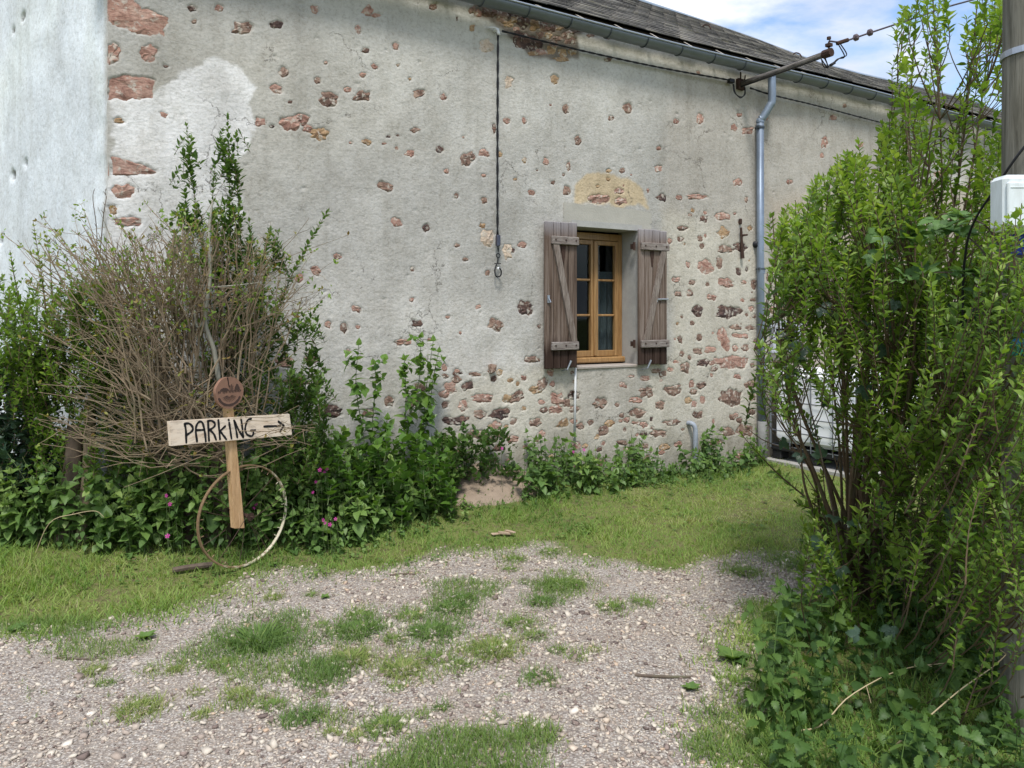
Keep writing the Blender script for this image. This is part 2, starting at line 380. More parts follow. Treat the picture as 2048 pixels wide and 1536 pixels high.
def wall_low(s, z): return 0.024*fbm(s*1.1+3, z*1.1+8, 3)+0.007*fbm(s*4.2, z*4.6+5, 3)
ZA = dict(x0=0, y0=0, k=2.926); ZB = dict(x0=600, y0=0, k=2.926); ZC = dict(x0=1200, y0=0, k=2.415)
ZE = dict(x0=550, y0=480, k=2.477); ZG = dict(x0=1040, y0=400, k=2.743); ZF = dict(x0=940, y0=0, k=5.689)
STONES = [
 (ZA, [(655,310,105,140,'r'),(870,310,125,110,'r',25),(690,705,80,35,'t'),(715,1120,150,100,'r'),(750,1300,200,70,'r'),(660,1230,60,60,'t'),(960,670,60,34,'r',20),
  (1125,48,60,35,'d'),(1285,45,65,50,'r'),(1140,125,35,30,'b'),(1420,160,145,75,'b'),(1615,143,90,50,'d'),(1845,55,50,55,'r'),(970,388,35,18,'d'),(1660,425,60,70,'b',40),
  (1857,472,40,40,'b'),(1905,365,25,20,'r'),(1620,525,80,60,'r',30),(1930,580,130,90,'b'),(2030,525,40,35,'r'),(1700,597,35,30,'b'),(1525,715,80,60,'r'),(1690,720,120,100,'r'),
  (1765,695,100,70,'r'),(1800,755,60,46,'r'),(1870,785,130,90,'t'),(1590,740,30,20,'d'),(1975,1500,50,40,'r')]),
 (ZB, [(88,55,50,55,'r'),(395,60,70,70,'r'),(450,88,60,25,'r'),(340,170,40,60,'r'),(385,293,50,35,'d'),(560,272,42,50,'r'),(437,390,50,40,'r',35),(365,437,45,28,'r'),(150,365,25,20,'r'),
  (573,380,25,20,'t'),(645,462,20,16,'t'),(100,472,40,40,'b'),(285,527,50,35,'r'),(368,562,115,70,'b'),(697,545,85,60,'b'),(840,568,45,50,'r'),(780,42,60,40,'b'),(1010,160,35,45,'t'),
  (920,110,15,40,'d'),(1090,270,100,90,'c'),(1222,475,60,90,'c'),(1490,460,50,70,'t',-30),(1555,635,45,70,'b'),(1467,615,20,16,'r'),(1915,630,65,65,'b'),(1820,692,40,35,'b'),(1210,705,55,45,'r',30),
  (1312,702,25,45,'r',-20),(1138,750,30,65,'b'),(1172,905,30,35,'t'),(1628,822,48,65,'b'),(672,762,70,35,'b',-15),(520,800,35,20,'d'),(575,792,22,16,'d'),(390,832,70,40,'t',20),(497,840,35,16,'r'),
  (295,835,25,16,'r'),(565,868,25,28,'b'),(643,897,65,50,'r'),(815,873,55,45,'d'),(980,935,85,100,'b',35),(1080,898,85,50,'r',10),(1315,937,28,35,'t'),(1440,948,48,45,'r',35),(1572,972,30,60,'b'),
  (1388,997,15,15,'b'),(1545,1022,20,15,'b'),(1810,1000,40,25,'t'),(1885,998,40,40,'b',30),(1940,1022,20,12,'r'),(2040,1115,20,30,'r'),(857,1003,30,30,'r'),(1075,1028,30,20,'r'),(960,803,18,16,'r'),
  (1260,1050,28,18,'t'),(1483,1068,30,25,'b'),(500,1090,105,50,'b',15),(915,1145,32,35,'d'),(1078,1172,40,45,'b'),(1357,1128,48,35,'r',20),(1563,1115,55,60,'b'),(565,1300,80,65,'r',-20),(738,1333,45,45,'d'),
  (920,1437,45,30,'b'),(968,1518,40,20,'b'),(1300,1432,55,45,'r',20),(1245,1465,35,30,'d',-40),(1068,1320,45,40,'t'),(1100,1390,90,110,'c'),(220,1505,45,40,'b'),(1215,1470,70,110,'c'),(1805,348,50,35,'b'),
  (1750,1165,150,60,'r'),(1882,1177,90,45,'r'),(1870,1115,60,40,'r'),(1745,1090,25,20,'t'),(1808,1050,30,20,'t'),(1895,1085,15,20,'r')]),
 (ZF, [(385,180,120,150,'b'),(515,222,100,76,'t'),(612,255,140,140,'d'),(730,290,96,120,'t'),(845,315,125,108,'b'),(945,330,80,90,'d'),(1020,300,100,80,'t'),(1120,390,150,100,'b'),(1150,470,120,66,'b'),
  (640,470,290,190,'d',12),(800,400,80,86,'b'),(890,410,80,60,'t'),(1000,440,120,60,'b'),(720,610,100,50,'t'),(820,590,105,60,'r'),(920,570,96,90,'t'),(1050,600,90,100,'t'),(1170,580,95,80,'t'),(1040,672,180,46,'t'),
  (880,240,120,70,'b'),(200,140,100,90,'b'),(100,150,80,70,'r'),(440,275,110,60,'t'),(530,325,66,50,'r'),(530,155,160,46,'d'),(290,130,80,90,'b'),(1260,340,130,36,'b'),(30,110,70,80,'b'),(1380,400,90,40,'b'),(1580,430,90,36,'d'),(960,505,90,60,'b'),(800,500,90,60,'d')]),
 (ZC, [(282,718,25,20,'r'),(283,815,40,40,'r'),(370,585,30,28,'r'),(485,572,35,60,'r'),(647,615,35,40,'r',-30),(675,555,30,22,'r'),(715,632,65,40,'r'),(805,572,15,20,'r'),(1085,688,38,58,'r'),(1073,750,18,28,'r'),
  (1128,565,50,28,'r'),(1183,512,22,22,'b'),(915,878,32,25,'r'),(665,880,52,36,'r',-20),(300,955,60,42,'d'),(380,955,48,28,'r'),(475,950,110,32,'r'),(708,963,18,30,'b'),(475,350,24,18,'b'),(1260,700,30,34,'r'),(1330,830,40,30,'r'),(1500,760,44,36,'b'),(1640,840,50,36,'r'),(1560,960,40,40,'r')]),
 (ZE, [(310,85,38,28,'b'),(200,148,70,55,'r',20),(118,192,52,45,'r'),(680,145,20,30,'b'),(1055,162,24,40,'b'),(943,97,30,18,'b'),(675,297,30,22,'r'),(402,342,62,32,'r',15),(1003,333,25,35,'r',45),(262,418,36,40,'r'),
  (343,432,35,58,'b'),(410,430,25,22,'r'),(708,415,65,42,'d'),(855,382,30,14,'r'),(918,460,18,22,'r'),(1087,418,80,75,'b'),(1243,337,90,80,'d'),(1310,430,20,28,'d'),(640,507,105,32,'r'),(770,495,45,18,'r'),
  (45,605,110,50,'r'),(190,595,80,48,'b'),(360,555,35,38,'b'),(110,700,140,45,'b'),(260,845,140,80,'d'),(465,855,70,45,'b'),(565,800,60,60,'b'),(690,805,80,60,'b'),(720,730,70,50,'b'),(845,675,40,28,'b'),
  (870,735,65,75,'r'),(922,660,25,12,'d'),(990,667,68,28,'b'),(955,722,58,55,'d'),(1025,783,125,45,'r'),(935,820,60,60,'r'),(1017,862,65,45,'b'),(1115,862,120,60,'d'),(1200,775,85,52,'b',-30),(1232,685,32,30,'r'),
  (1328,710,84,55,'b',-35),(1270,594,95,38,'b'),(1398,785,86,66,'r'),(1320,805,42,30,'r'),(1390,842,80,52,'r'),(1485,770,65,50,'d'),(1485,838,58,38,'b'),(1430,910,80,40,'t',-30),(1325,960,38,45,'r'),(1290,905,70,45,'b'),
  (1100,925,70,60,'r'),(890,895,150,46,'d'),(1612,808,78,64,'b'),(1695,815,30,30,'b'),(1620,945,60,50,'b',-30),(1720,718,35,35,'r'),(1365,658,40,34,'r'),(1000,960,90,50,'b'),(1180,985,80,40,'r')]),
 (ZG, [(18,247,35,38,'r'),(1010,103,60,50,'d',25),(1112,88,95,45,'r'),(1180,75,18,12,'r'),(937,82,25,20,'b'),(897,155,62,32,'b'),(1118,180,72,75,'t',35),(1208,122,18,35,'d'),(1130,270,95,45,'b'),(1208,262,95,62,'d'),
  (825,225,28,30,'r'),(925,355,26,48,'r',-15),(1020,365,100,75,'r',45),(1097,345,35,75,'b'),(1200,390,35,48,'d'),(1245,378,18,32,'d'),(855,437,45,32,'r'),(945,450,40,30,'b'),(1130,455,90,55,'r',10),(1228,453,30,25,'r'),
  (1282,462,36,70,'b'),(870,515,45,38,'b'),(1055,535,60,40,'r'),(1222,550,25,22,'r'),(1278,548,36,22,'b'),(975,605,70,76,'d'),(1150,615,165,82,'d'),(888,640,20,18,'b'),(1122,765,72,140,'r',-12),(1182,815,40,45,'r'),
  (1178,698,75,38,'b'),(1262,700,60,36,'b'),(1215,745,95,32,'r'),(1235,808,60,42,'b'),(880,768,32,50,'b',-15),(975,830,60,45,'b'),(1042,820,70,46,'r'),(1165,892,200,80,'r'),(908,918,66,70,'b'),(858,888,40,20,'r'),
  (1005,895,75,48,'d'),(830,930,40,28,'r'),(747,935,60,30,'b'),(690,980,52,40,'r'),(615,968,45,16,'r'),(1195,970,48,28,'r',15),(1052,962,20,28,'r'),(1265,1010,70,45,'b'),(567,1018,50,30,'r',30),(698,1055,100,62,'b'),
  (632,1098,80,34,'r'),(845,1045,105,58,'b'),(943,1010,38,45,'r'),(955,1055,50,38,'b'),(1005,1092,40,48,'r'),(1155,1085,135,105,'b'),(1275,1085,50,55,'b'),(770,1125,65,55,'b'),(647,1168,95,60,'b'),(720,1200,25,28,'d'),
  (835,1220,110,36,'b'),(765,1280,95,42,'b'),(680,1285,50,30,'d'),(635,1224,66,22,'r'),(1165,1190,38,40,'b'),(975,1180,70,46,'b'),(1060,1215,22,28,'r'),(1135,1270,95,60,'b'),(1240,1265,95,70,'b'),(1275,1165,60,40,'b'),
  (960,1120,32,40,'r'),(575,1262,20,30,'b'),(460,1268,60,46,'b',-30),(1395,345,50,38,'b'),(1380,605,40,50,'r'),(1432,600,40,40,'r'),(1415,895,70,36,'r'),(775,990,20,18,'r'),(1425,395,40,28,'r'),(1358,420,18,60,'b'),
  (560,1180,40,30,'b'),(560,1330,60,30,'b'),(870,1340,60,34,'r'),(1080,1330,80,40,'b'),(330,1240,50,40,'b')]),
]
POLYS = [([(610,-20),(770,-20),(830,50),(985,100),(955,205),(800,190),(690,150),(612,115)],'r'), ([(632,450),(760,430),(910,470),(880,570),(800,582),(636,577)],'r'),
         ([(652,922),(770,940),(835,965),(920,1010),(860,1032),(650,1018)],'r')]
outl = []
for Z, L in STONES:
    for e in L:
        cx, cy, w_, h_, tone = e[:5]; an = math.radians(e[5]) if len(e) > 5 else 0
        sz = math.sqrt(w_*h_)/Z['k']; n = 9 if sz < 9 else (12 if sz < 25 else 15)
        ph = random.random()*6.28; pts = []
        for i in range(n):
            a = ph+2*math.pi*(i+random.uniform(-.28, .28))/n; rr = random.uniform(.68, 1.16)
            c_, s_ = math.cos(a), math.sin(a); q = (abs(c_)**2.6+abs(s_)**2.6)**(-1/2.6)
            kf = .60 if Z is ZF else .46; x = c_*q*w_*kf*rr; y = s_*q*h_*kf*rr
            X = cx+x*math.cos(an)-y*math.sin(an); Y = cy+x*math.sin(an)+y*math.cos(an)
            p = W(Z['x0']+X/Z['k'], Z['y0']+Y/Z['k']); pts.append((p[0], p[2]))
        outl.append((pts, tone))
for pl, tone in POLYS:
    pts = []
    for i in range(len(pl)):
        a, b = np.array(pl[i]), np.array(pl[(i+1) % len(pl)])
        for f in (0, .5):
            q = (a+(b-a)*f+(np.random.default_rng(i).random(2)-.5)*10)/2.926; p = W(*q); pts.append((p[0], p[2]))
    outl.append((pts[::-1], tone))

# small rubble showing between the big stones low on the wall
occ = [(np.mean([p[0] for p in P_]), np.mean([p[1] for p in P_]), max(np.ptp([p[0] for p in P_]), np.ptp([p[1] for p in P_]))/2) for P_, _ in outl]
zone = [(880, 700), (1090, 750), (1330, 720), (1345, 420), (1510, 400), (1510, 925), (880, 960)]; tries = 0; added = 0
while added < 95 and tries < 6000:
    tries += 1; u, v = random.uniform(880, 1510), random.uniform(410, 930)
    if not inpoly(np.array([u]), np.array([v]), zone)[0] or 1150 < u < 1290 and v < 830: continue
    p = W(u, v); r = random.uniform(.013, .045)
    if O0-.45 < p[0] < O1+.45 and OZ0-.05 < p[2] < OZ1+.25 or any(math.hypot(p[0]-a, p[2]-b_) < (r+c_)*.82 for a, b_, c_ in occ): continue
    n = 10; asp = random.uniform(1, 1.9); pts = []
    for i in range(n):
        a = 6.283*(i+random.uniform(-.25, .25))/n; q = r*random.uniform(.7, 1.15); pts.append((p[0]+q*asp*math.cos(a), p[2]+q*math.sin(a)))
    outl.append((pts, random.choice('rrbbbt'))); occ.append((p[0], p[2], r*1.2)); added += 1
# --- facade sheet
def lin(a, b, st): return np.linspace(a, b, max(2, int(math.ceil((b-a)/st))+1))
ST = .0108
sg = np.unique(np.concatenate([lin(SC, O0, ST), lin(O0, O1, ST), lin(O1, N0, ST), lin(N0, N1, ST), lin(N1, 1.2, ST), lin(1.2, 3.2, .03), lin(3.2, SE, .15)]))
zg = np.unique(np.concatenate([lin(-.25, .15, .08), lin(.15, OZ0, ST), lin(OZ0, OZ1, ST), lin(OZ1, EZ, ST)]))
S_, Z_ = np.meshgrid(sg, zg)
off = wall_low(S_, Z_)+0.0035*fbm(S_*14, Z_*15, 2)+0.0022*fbm(S_*33+4, Z_*48, 2)
mask = np.zeros_like(off)
for pts, tone in outl:
    P = np.array(pts); c = P.mean(0); r = np.abs(P-c).max()*1.35+.02
    i0, i1 = np.searchsorted(sg, [c[0]-r, c[0]+r]); j0, j1 = np.searchsorted(zg, [c[1]-r, c[1]+r])
    if i1 <= i0 or j1 <= j0: continue
    d = polydist(S_[j0:j1, i0:i1], Z_[j0:j1, i0:i1], pts)
    k = .012+.11*min(.3, np.abs(P-c).max())
    d = d+2.0*k*fbm(S_[j0:j1, i0:i1]*19, Z_[j0:j1, i0:i1]*19+3, 3, .65)
    mask[j0:j1, i0:i1] = np.maximum(mask[j0:j1, i0:i1], sstep(.007, -.007, d))
for _ in range(230):                                   # pits where the render has popped off
    ps, pz, pr = random.uniform(SC+.1, 1.1), random.uniform(.3, 4.2), random.uniform(.006, .022)
    i0, i1 = np.searchsorted(sg, [ps-pr*2, ps+pr*2]); j0, j1 = np.searchsorted(zg, [pz-pr*2, pz+pr*2])
    a_ = S_[j0:j1, i0:i1]; b_ = Z_[j0:j1, i0:i1]; off[j0:j1, i0:i1] -= random.uniform(.003, .009)*sstep(pr, pr*.3, np.hypot((a_-ps)/random.uniform(.7, 1.6), b_-pz)+pr*.9*fbm(a_*60, b_*60, 2))
fade = sstep(SC, SC+.12, S_); off = off*(.25+.75*fade)-.010*mask
edge = np.minimum.reduce([np.maximum(np.maximum(O0-S_, S_-O1), np.maximum(OZ0-Z_, Z_-OZ1))]); off = off*sstep(-.01, .06, edge)
# plaster pigments (render laid at different times)
def pxpoly(pl, Z=None):
    r = []
    for u, v in pl:
        if Z: u, v = Z['x0']+u/Z['k'], Z['y0']+v/Z['k']
        p = W(u, v); r.append((p[0], p[2]))
    return r
def blend(col, poly, c, amt, soft=.05, wob=.10, fr=5):
    d = polydist(S_, Z_, poly)+wob*fbm(S_*fr+11, Z_*fr+2, 4)
    m_ = (amt*sstep(soft, -soft, d))[..., None]; return col*(1-m_)+np.array(c)*m_
col = np.ones(S_.shape+(3,))*np.array([.475, .465, .435])
n_ = (fbm(S_*.8+2, Z_*.8, 3)[..., None]); col = col*(1+.35*n_)
col = blend(col, pxpoly([(230,160),(330,70),(640,60),(900,120),(900,300),(640,330),(500,420),(230,420)]), (.47,.45,.395), .5, .3, .3)
col = blend(col, pxpoly([(640,-30),(1300,60),(1300,200),(1000,330),(760,230),(620,60)]), (.56,.55,.51), .65, .3, .3, 2)
col = blend(col, pxpoly([(215,195),(310,190),(330,150),(395,125),(430,105),(500,130),(505,165),(530,170),(495,210),(510,260),(470,330),(480,420),(450,500),(430,700),(215,900)], None), (.735,.73,.72), 1, .012, .17, 7)
col = blend(col, pxpoly([(520,600),(700,580),(1000,640),(1100,760),(1050,900),(560,900)]), (.62,.605,.57), .75, .15, .25, 3)
col = blend(col, pxpoly([(1330,420),(1520,420),(1520,930),(880,930),(900,770),(1080,740),(1290,735),(1340,700)]), (.57,.535,.455), .8, .10, .2, 3)
col = blend(col, pxpoly([(1330,130),(1520,170),(1800,240),(1900,420),(1700,560),(1330,420)]), (.43,.40,.355), .7, .12, .2, 2)
col = blend(col, pxpoly([(1540,400),(2048,360),(2048,900),(1540,930)]), (.50,.42,.33), .6, .2, .2, 2)
col = blend(col, pxpoly([(1610,1090),(1680,1015),(1780,1010),(1900,1045),(1990,1080),(2035,1215),(1900,1205),(1600,1190)], ZB), (.55,.445,.295), .95, .02, .09, 8)
col = blend(col, pxpoly([(1127,405),(1300,425),(1300,462),(1127,448)]), (.42,.40,.34), 1, .01, .012, 9)
col = blend(col, pxpoly([(1155,735),(1290,735),(1290,800),(1230,850),(1160,850)]), (.47,.445,.40), .8, .03, .05, 6)
col = blend(col, pxpoly([(1690,850),(1745,850),(1745,885),(1700,890)], ZC), (.72,.72,.70), .8, .02, .03, 9)
col = blend(col, pxpoly([(60,-40),(1350,330),(1230,420),(1230,660),(1000,700),(680,620),(480,440),(380,330),(40,190)], ZF), (.17,.135,.105), .85, .02, .07, 8)
col = blend(col, pxpoly([(-10,-10),(60,-10),(60,120),(-10,200)]), (.5,.5,.5), 0)
# darker grey-brown band with a ragged outline along the foot of the wall
foot_m = sstep(.62, .25, Z_+.35*fbm(S_*3, Z_*2, 4))[..., None]*.45; col = col*(1-foot_m)+np.array([.24, .225, .18])*foot_m
hole = mask[..., None]; col = col*(1-.35*hole)+np.array([.32, .27, .215])*.35*hole          # raw lime mortar round the stones
def chip(z): return .035*fbm(z*2.3+40, z*0+1.5, 4)+.02*fbm(z*11, z*0+7.5, 3)
Sx = S_+chip(Z_)*(1-sstep(SC, SC+.25, S_))
V = np.stack([Sx, -off, Z_], -1).reshape(-1, 3); ns = len(sg); nzv = len(zg)
idx = np.arange(ns*nzv).reshape(nzv, ns)
Fq = np.stack([idx[:-1, :-1], idx[:-1, 1:], idx[1:, 1:], idx[1:, :-1]], -1).reshape(-1, 4)
cs = (S_[:-1, :-1]+S_[1:, 1:])/2; cz = (Z_[:-1, :-1]+Z_[1:, 1:])/2
cut = ((cs > O0) & (cs < O1) & (cz > OZ0) & (cz < OZ1)) | ((cs > N0) & (cs < N1) & (cz > NZ0) & (cz < NZ1))
Fq = Fq[~cut.ravel()]
C4 = np.concatenate([np.clip(col, 0, .85), np.ones(S_.shape+(1,))], -1).reshape(-1, 4)
wall = link('wall', np_mesh('wall', V, Fq, col=C4, smooth=True), M_PL, house)
def parea(pts): a = np.array(pts); return abs(np.sum(a[:, 0]*np.roll(a[:, 1], -1)-a[:, 1]*np.roll(a[:, 0], -1)))
outl.sort(key=lambda t_: -parea(t_[0])); smallV, smallF, smallM = [], [], []; TONES = list('rbdtc')
for si, (pts, tone) in enumerate(outl):
    P = np.array(pts); c = P.mean(0); n = len(P); R = np.abs(P-c).max()
    V = []; rec = .005
    base = lambda p: wall_low(p[0], p[1])
    rk = min(.012, R*.16)
    P = c+(P-c)*1.16; P[:, 0] = np.maximum(P[:, 0], SC+.003); rec = .0012; rk = min(.007, R*.09); til = RNG.normal(0, .05, 2)
    hgt = lambda p: base(p)-rec+np.clip(float((p-c)@til), -.004, .004)
    for p in P: V.append((p[0], -(hgt(p)-.004-random.random()*.004), p[1]))
    for p in P:
        q = c+(p-c)*random.uniform(.45, .80); V.append((q[0], -(hgt(q)+random.uniform(-.5*rk, rk)), q[1]))
    q = c+(RNG.random(2)-.5)*R*.4; V.append((q[0], -(hgt(q)+random.uniform(-.4, 1)*rk), q[1]))
    Fc = []
    for i in range(n):
        j = (i+1) % n
        Fc += [(i, j, n+j, n+i), (n+i, n+j, 2*n)]
    me = bpy.data.meshes.new('stone'); me.from_pydata(V, [], Fc); me.update()
    # outward = -y
    if me.polygons[len(Fc)-1].normal.y > 0: me.flip_normals()
    if si < 298: link('stone', me, M_ST[tone], wall); continue
    o_ = len(smallV); smallV += [tuple(v_.co) for v_ in me.vertices]; smallF += [tuple(i_+o_ for i_ in p_.vertices) for p_ in me.polygons]; smallM += [TONES.index(tone)]*len(me.polygons); bpy.data.meshes.remove(me)
me = bpy.data.meshes.new('small_stones'); me.from_pydata(smallV, [], smallF); me.update()
for t_ in TONES: me.materials.append(M_ST[t_])
me.polygons.foreach_set('material_index', np.array(smallM, np.int32)); o = bpy.data.objects.new('small_stones', me); COL.objects.link(o); o.parent = wall; o['kind'] = 'stuff'

# --- gable wall, turning away at the corner
gv = np.array([-.781, .624]); GL = np.array([DX*gv[0]+DY*gv[1], -DY*gv[0]+DX*gv[1]]); GN = np.array([-GL[1], GL[0]])
if GN[1] > 0: GN = -GN
qg = lin(0, 5.5, .028); tg_ = lin(0, 1, .006)
Q_, T_ = np.meshgrid(qg, tg_); ZT = 4.36+np.clip(Q_*GL[1], 0, 3.0)*.60; Zq = -.25+T_*(ZT+.25)
go = (.016*fbm(Q_*2, Zq*1.5, 3)+.008*fbm(Q_*16, Zq*9, 3))*sstep(0, .1, Q_)-.004
for (u, v, rr) in [(45,30,.035),(25,62,.025),(50,325,.03),(25,352,.045),(2,480,.03)]:
    a = (u-CX)/F; Cw = L2W((SC, 0, 0)); q = (a*Cw[1]-Cw[0])/(gv[0]-a*gv[1]); Yw = Cw[1]+gv[1]*q; zc = CAMH+(HOR-v)/F*Yw
    dd = np.hypot((Q_-q)/1.3, Zq-zc)+.02*fbm(Q_*20, Zq*20, 2); go = go-.05*sstep(rr*1.1, rr*.6, dd)
gx = SC+chip(Zq)*(1-sstep(0, .3, Q_))+GL[0]*Q_+GN[0]*go; gy = GL[1]*Q_+GN[1]*go
V = np.stack([gx, gy, Zq], -1).reshape(-1, 3); a_, b_ = Q_.shape; idx = np.arange(a_*b_).reshape(a_, b_)
Fq = np.stack([idx[:-1, 1:], idx[:-1, :-1], idx[1:, :-1], idx[1:, 1:]], -1).reshape(-1, 4)
gcol = np.ones(Q_.shape+(3,))*np.array([.745, .795, .845])*(1+.25*fbm(Q_*1.2, Zq*.7, 4)[..., None])
pit = sstep(-.02, -.035, go)[..., None]; gcol = gcol*(1-pit)+np.array([.12, .09, .05])*pit
ed = sstep(.10, .02, Q_+.10*fbm(Q_*9, Zq*5, 3))[..., None]*.6; gcol = gcol*(1-ed)+np.array([.40, .36, .29])*ed
gable = link('gable_wall', np_mesh('gable_wall', V, Fq, col=np.concatenate([np.clip(gcol, 0, .85), np.ones(Q_.shape+(1,))], -1).reshape(-1, 4), smooth=True), M_GB, house)

# --- window reveal, dark room, window
m = NT('reveal_render'); v = m.coord('Object'); nf = m.noise(v, 9, 6, .65)
M_RV = m.done(m.mix(nf, (.26, .255, .235), (.46, .45, .42)), .95, m.bump(m.noise(v, 60, 5), .5, .004), 0, .1)
RD = .27                                             # reveal depth
b = MB(); e = .012
wi = W(1236, 600); 
b.box(((O0-.03), RD/2+.01, (OZ0+OZ1)/2), (.06, RD+.04, OZ1-OZ0), jit=.004); b.box(((O1+.03), RD/2+.012, (OZ0+OZ1)/2), (.06, RD+.036, OZ1-OZ0+.01), jit=.004)
b.box(((O0+O1)/2, RD/2+.006, OZ1+.03), (O1-O0+.11, RD+.03, .06), jit=.004)
rv = b.build('window_reveal', M_RV, house)
b = MB(); b.bbox(((O0+O1)/2, RD/2+.004, OZ0-.016), (O1-O0+.005, RD+.03, .032), .008); b.build('sill', simple('sill_render', (.34, .30, .26), .9, 0, .3, 25, .4), house)
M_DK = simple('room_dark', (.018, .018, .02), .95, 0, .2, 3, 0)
b = MB()
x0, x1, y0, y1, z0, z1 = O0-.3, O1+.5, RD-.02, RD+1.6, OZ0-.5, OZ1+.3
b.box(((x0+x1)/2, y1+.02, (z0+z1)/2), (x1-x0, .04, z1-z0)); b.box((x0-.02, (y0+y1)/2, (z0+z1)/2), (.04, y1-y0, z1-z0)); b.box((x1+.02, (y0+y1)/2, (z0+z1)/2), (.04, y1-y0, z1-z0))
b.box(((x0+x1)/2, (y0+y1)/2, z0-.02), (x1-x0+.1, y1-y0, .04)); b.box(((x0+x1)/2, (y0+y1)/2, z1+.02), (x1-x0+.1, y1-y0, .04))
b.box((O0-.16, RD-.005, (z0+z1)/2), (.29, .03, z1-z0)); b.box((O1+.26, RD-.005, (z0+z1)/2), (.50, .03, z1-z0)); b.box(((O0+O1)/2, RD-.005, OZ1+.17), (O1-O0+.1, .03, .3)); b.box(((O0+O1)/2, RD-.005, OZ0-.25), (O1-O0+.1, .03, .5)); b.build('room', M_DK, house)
def wood_mat(name, a, b_, dark, rough=.7, grain=(30, 30, 1.6), obj=True, bump=.5, spec=.25, knots=False):
    m = NT(name); r = m.rnd()
    off_ = m.n('ShaderNodeVectorMath', {0: m.coord('Object'), 1: m.n('ShaderNodeVectorMath', {0: m.n('ShaderNodeCombineXYZ', {0: r, 1: r, 2: r}).outputs[0], 'Scale': 31.0}, operation='SCALE').outputs[0]}, operation='ADD').outputs[0]
    mpv = m.n('ShaderNodeMapping', {'Vector': off_, 'Scale': grain}).outputs[0]
    g = m.noise(mpv, 2.2, 6, .65, .7); g2 = m.noise(mpv, 7.0, 4, .7, .3); big = m.noise(off_, 2.4, 3)
    c = m.ramp(g, [(.28, dark), (.45, a), (.68, b_)])
    c = m.mix(m.ramp(g2, [(.36, .6), (.5, 0.)]), c, m.mix(1.0, c, (.5, .48, .46), 'MULTIPLY'))
    c = m.mix(m.math('MULTIPLY', m.ramp(big, [(.35, 0.), (.65, 1.)]), .35), c, m.mix(1.0, c, (.7, .62, .55), 'MULTIPLY'))
    return m, c, m.bump(m.math('ADD', g, m.math('MULTIPLY', g2, .6)), bump, .003), off_, spec, rough
m, c, nb, o_, sp, ro = wood_mat('oak_varnish', (.31, .175, .068), (.40, .245, .105), (.20, .10, .036), .38, (14, 14, .9))
M_OAK = m.done(c, .38, nb, 0, .4)
m, c, nb, o_, sp, ro = wood_mat('weathered_wood', (.165, .122, .095), (.30, .25, .215), (.05, .037, .031), .85, (17, 17, .55), bump=.9)
zc = m.n('ShaderNodeSeparateXYZ', {0: m.coord('Object')}).outputs[2]
wet = m.ramp(m.math('ADD', zc, m.math('MULTIPLY', m.noise(m.coord('Object', (40, 40, 2)), 1.2, 3), .25)), [(0, 0), (1, 1)])
lo = m.math('SUBTRACT', m.math('ADD', zc, m.math('MULTIPLY', m.noise(m.coord('Object', (30, 30, 1.5)), 1.5, 4), .22)), OZ0+.26)
lo = m.ramp(m.math('MULTIPLY', lo, 7.0), [(0.0, 1.0), (1.0, 0.0)])       # tarred, rain-soaked foot of the boards
c = m.mix(m.math('MULTIPLY', lo, .85), c, m.mix(1.0, c, (.14, .085, .07), 'MULTIPLY'))
c = m.mix(m.ramp(m.rnd(), [(0, .0), (1, .55)]), c, m.mix(1.0, c, (.55, .50, .46), 'MULTIPLY'))
hi = m.ramp(m.math('MULTIPLY', m.math('SUBTRACT', zc, OZ1-.13), 5.0), [(0.0, 0.0), (1.0, 1.0)])   # sun-bleached grey heads
c = m.mix(m.math('MULTIPLY', hi, .8), c, m.mix(g_f := m.noise(m.coord('Object', (60, 60, 1)), 1.5, 4), (.20, .19, .21), (.50, .49, .52)))
M_OLD = m.done(c, .9, nb, 0, .15)
m, c, nb, o_, sp, ro = wood_mat('weathered_batten', (.20, .17, .15), (.34, .31, .285), (.10, .08, .07), .85, (3, 30, 30), bump=.8); M_BAT = m.done(c, .9, nb, 0, .15)
m, c, nb, o_, sp, ro = wood_mat('weathered_brace', (.19, .155, .13), (.31, .27, .235), (.11, .085, .07), .85, (30, 30, 3), bump=.8); M_BRC = m.done(c, .9, nb, 0, .15)
m = NT('window_glass')
fr = m.n('ShaderNodeFresnel', {'IOR': 1.5}).outputs[0]
fr = m.math('MULTIPLY', fr, .22); gl = m.n('ShaderNodeBsdfGlossy', {'Roughness': .03, 'Color': (.85, .9, .95, 1)}); tp = m.n('ShaderNodeBsdfTransparent', {'Color': (.75, .8, .8, 1)})
m.t.links.new(m.n('ShaderNodeMixShader', {0: fr, 1: tp.outputs[0], 2: gl.outputs[0]}).outputs[0], m.o.inputs[0]); M_GL = m.m

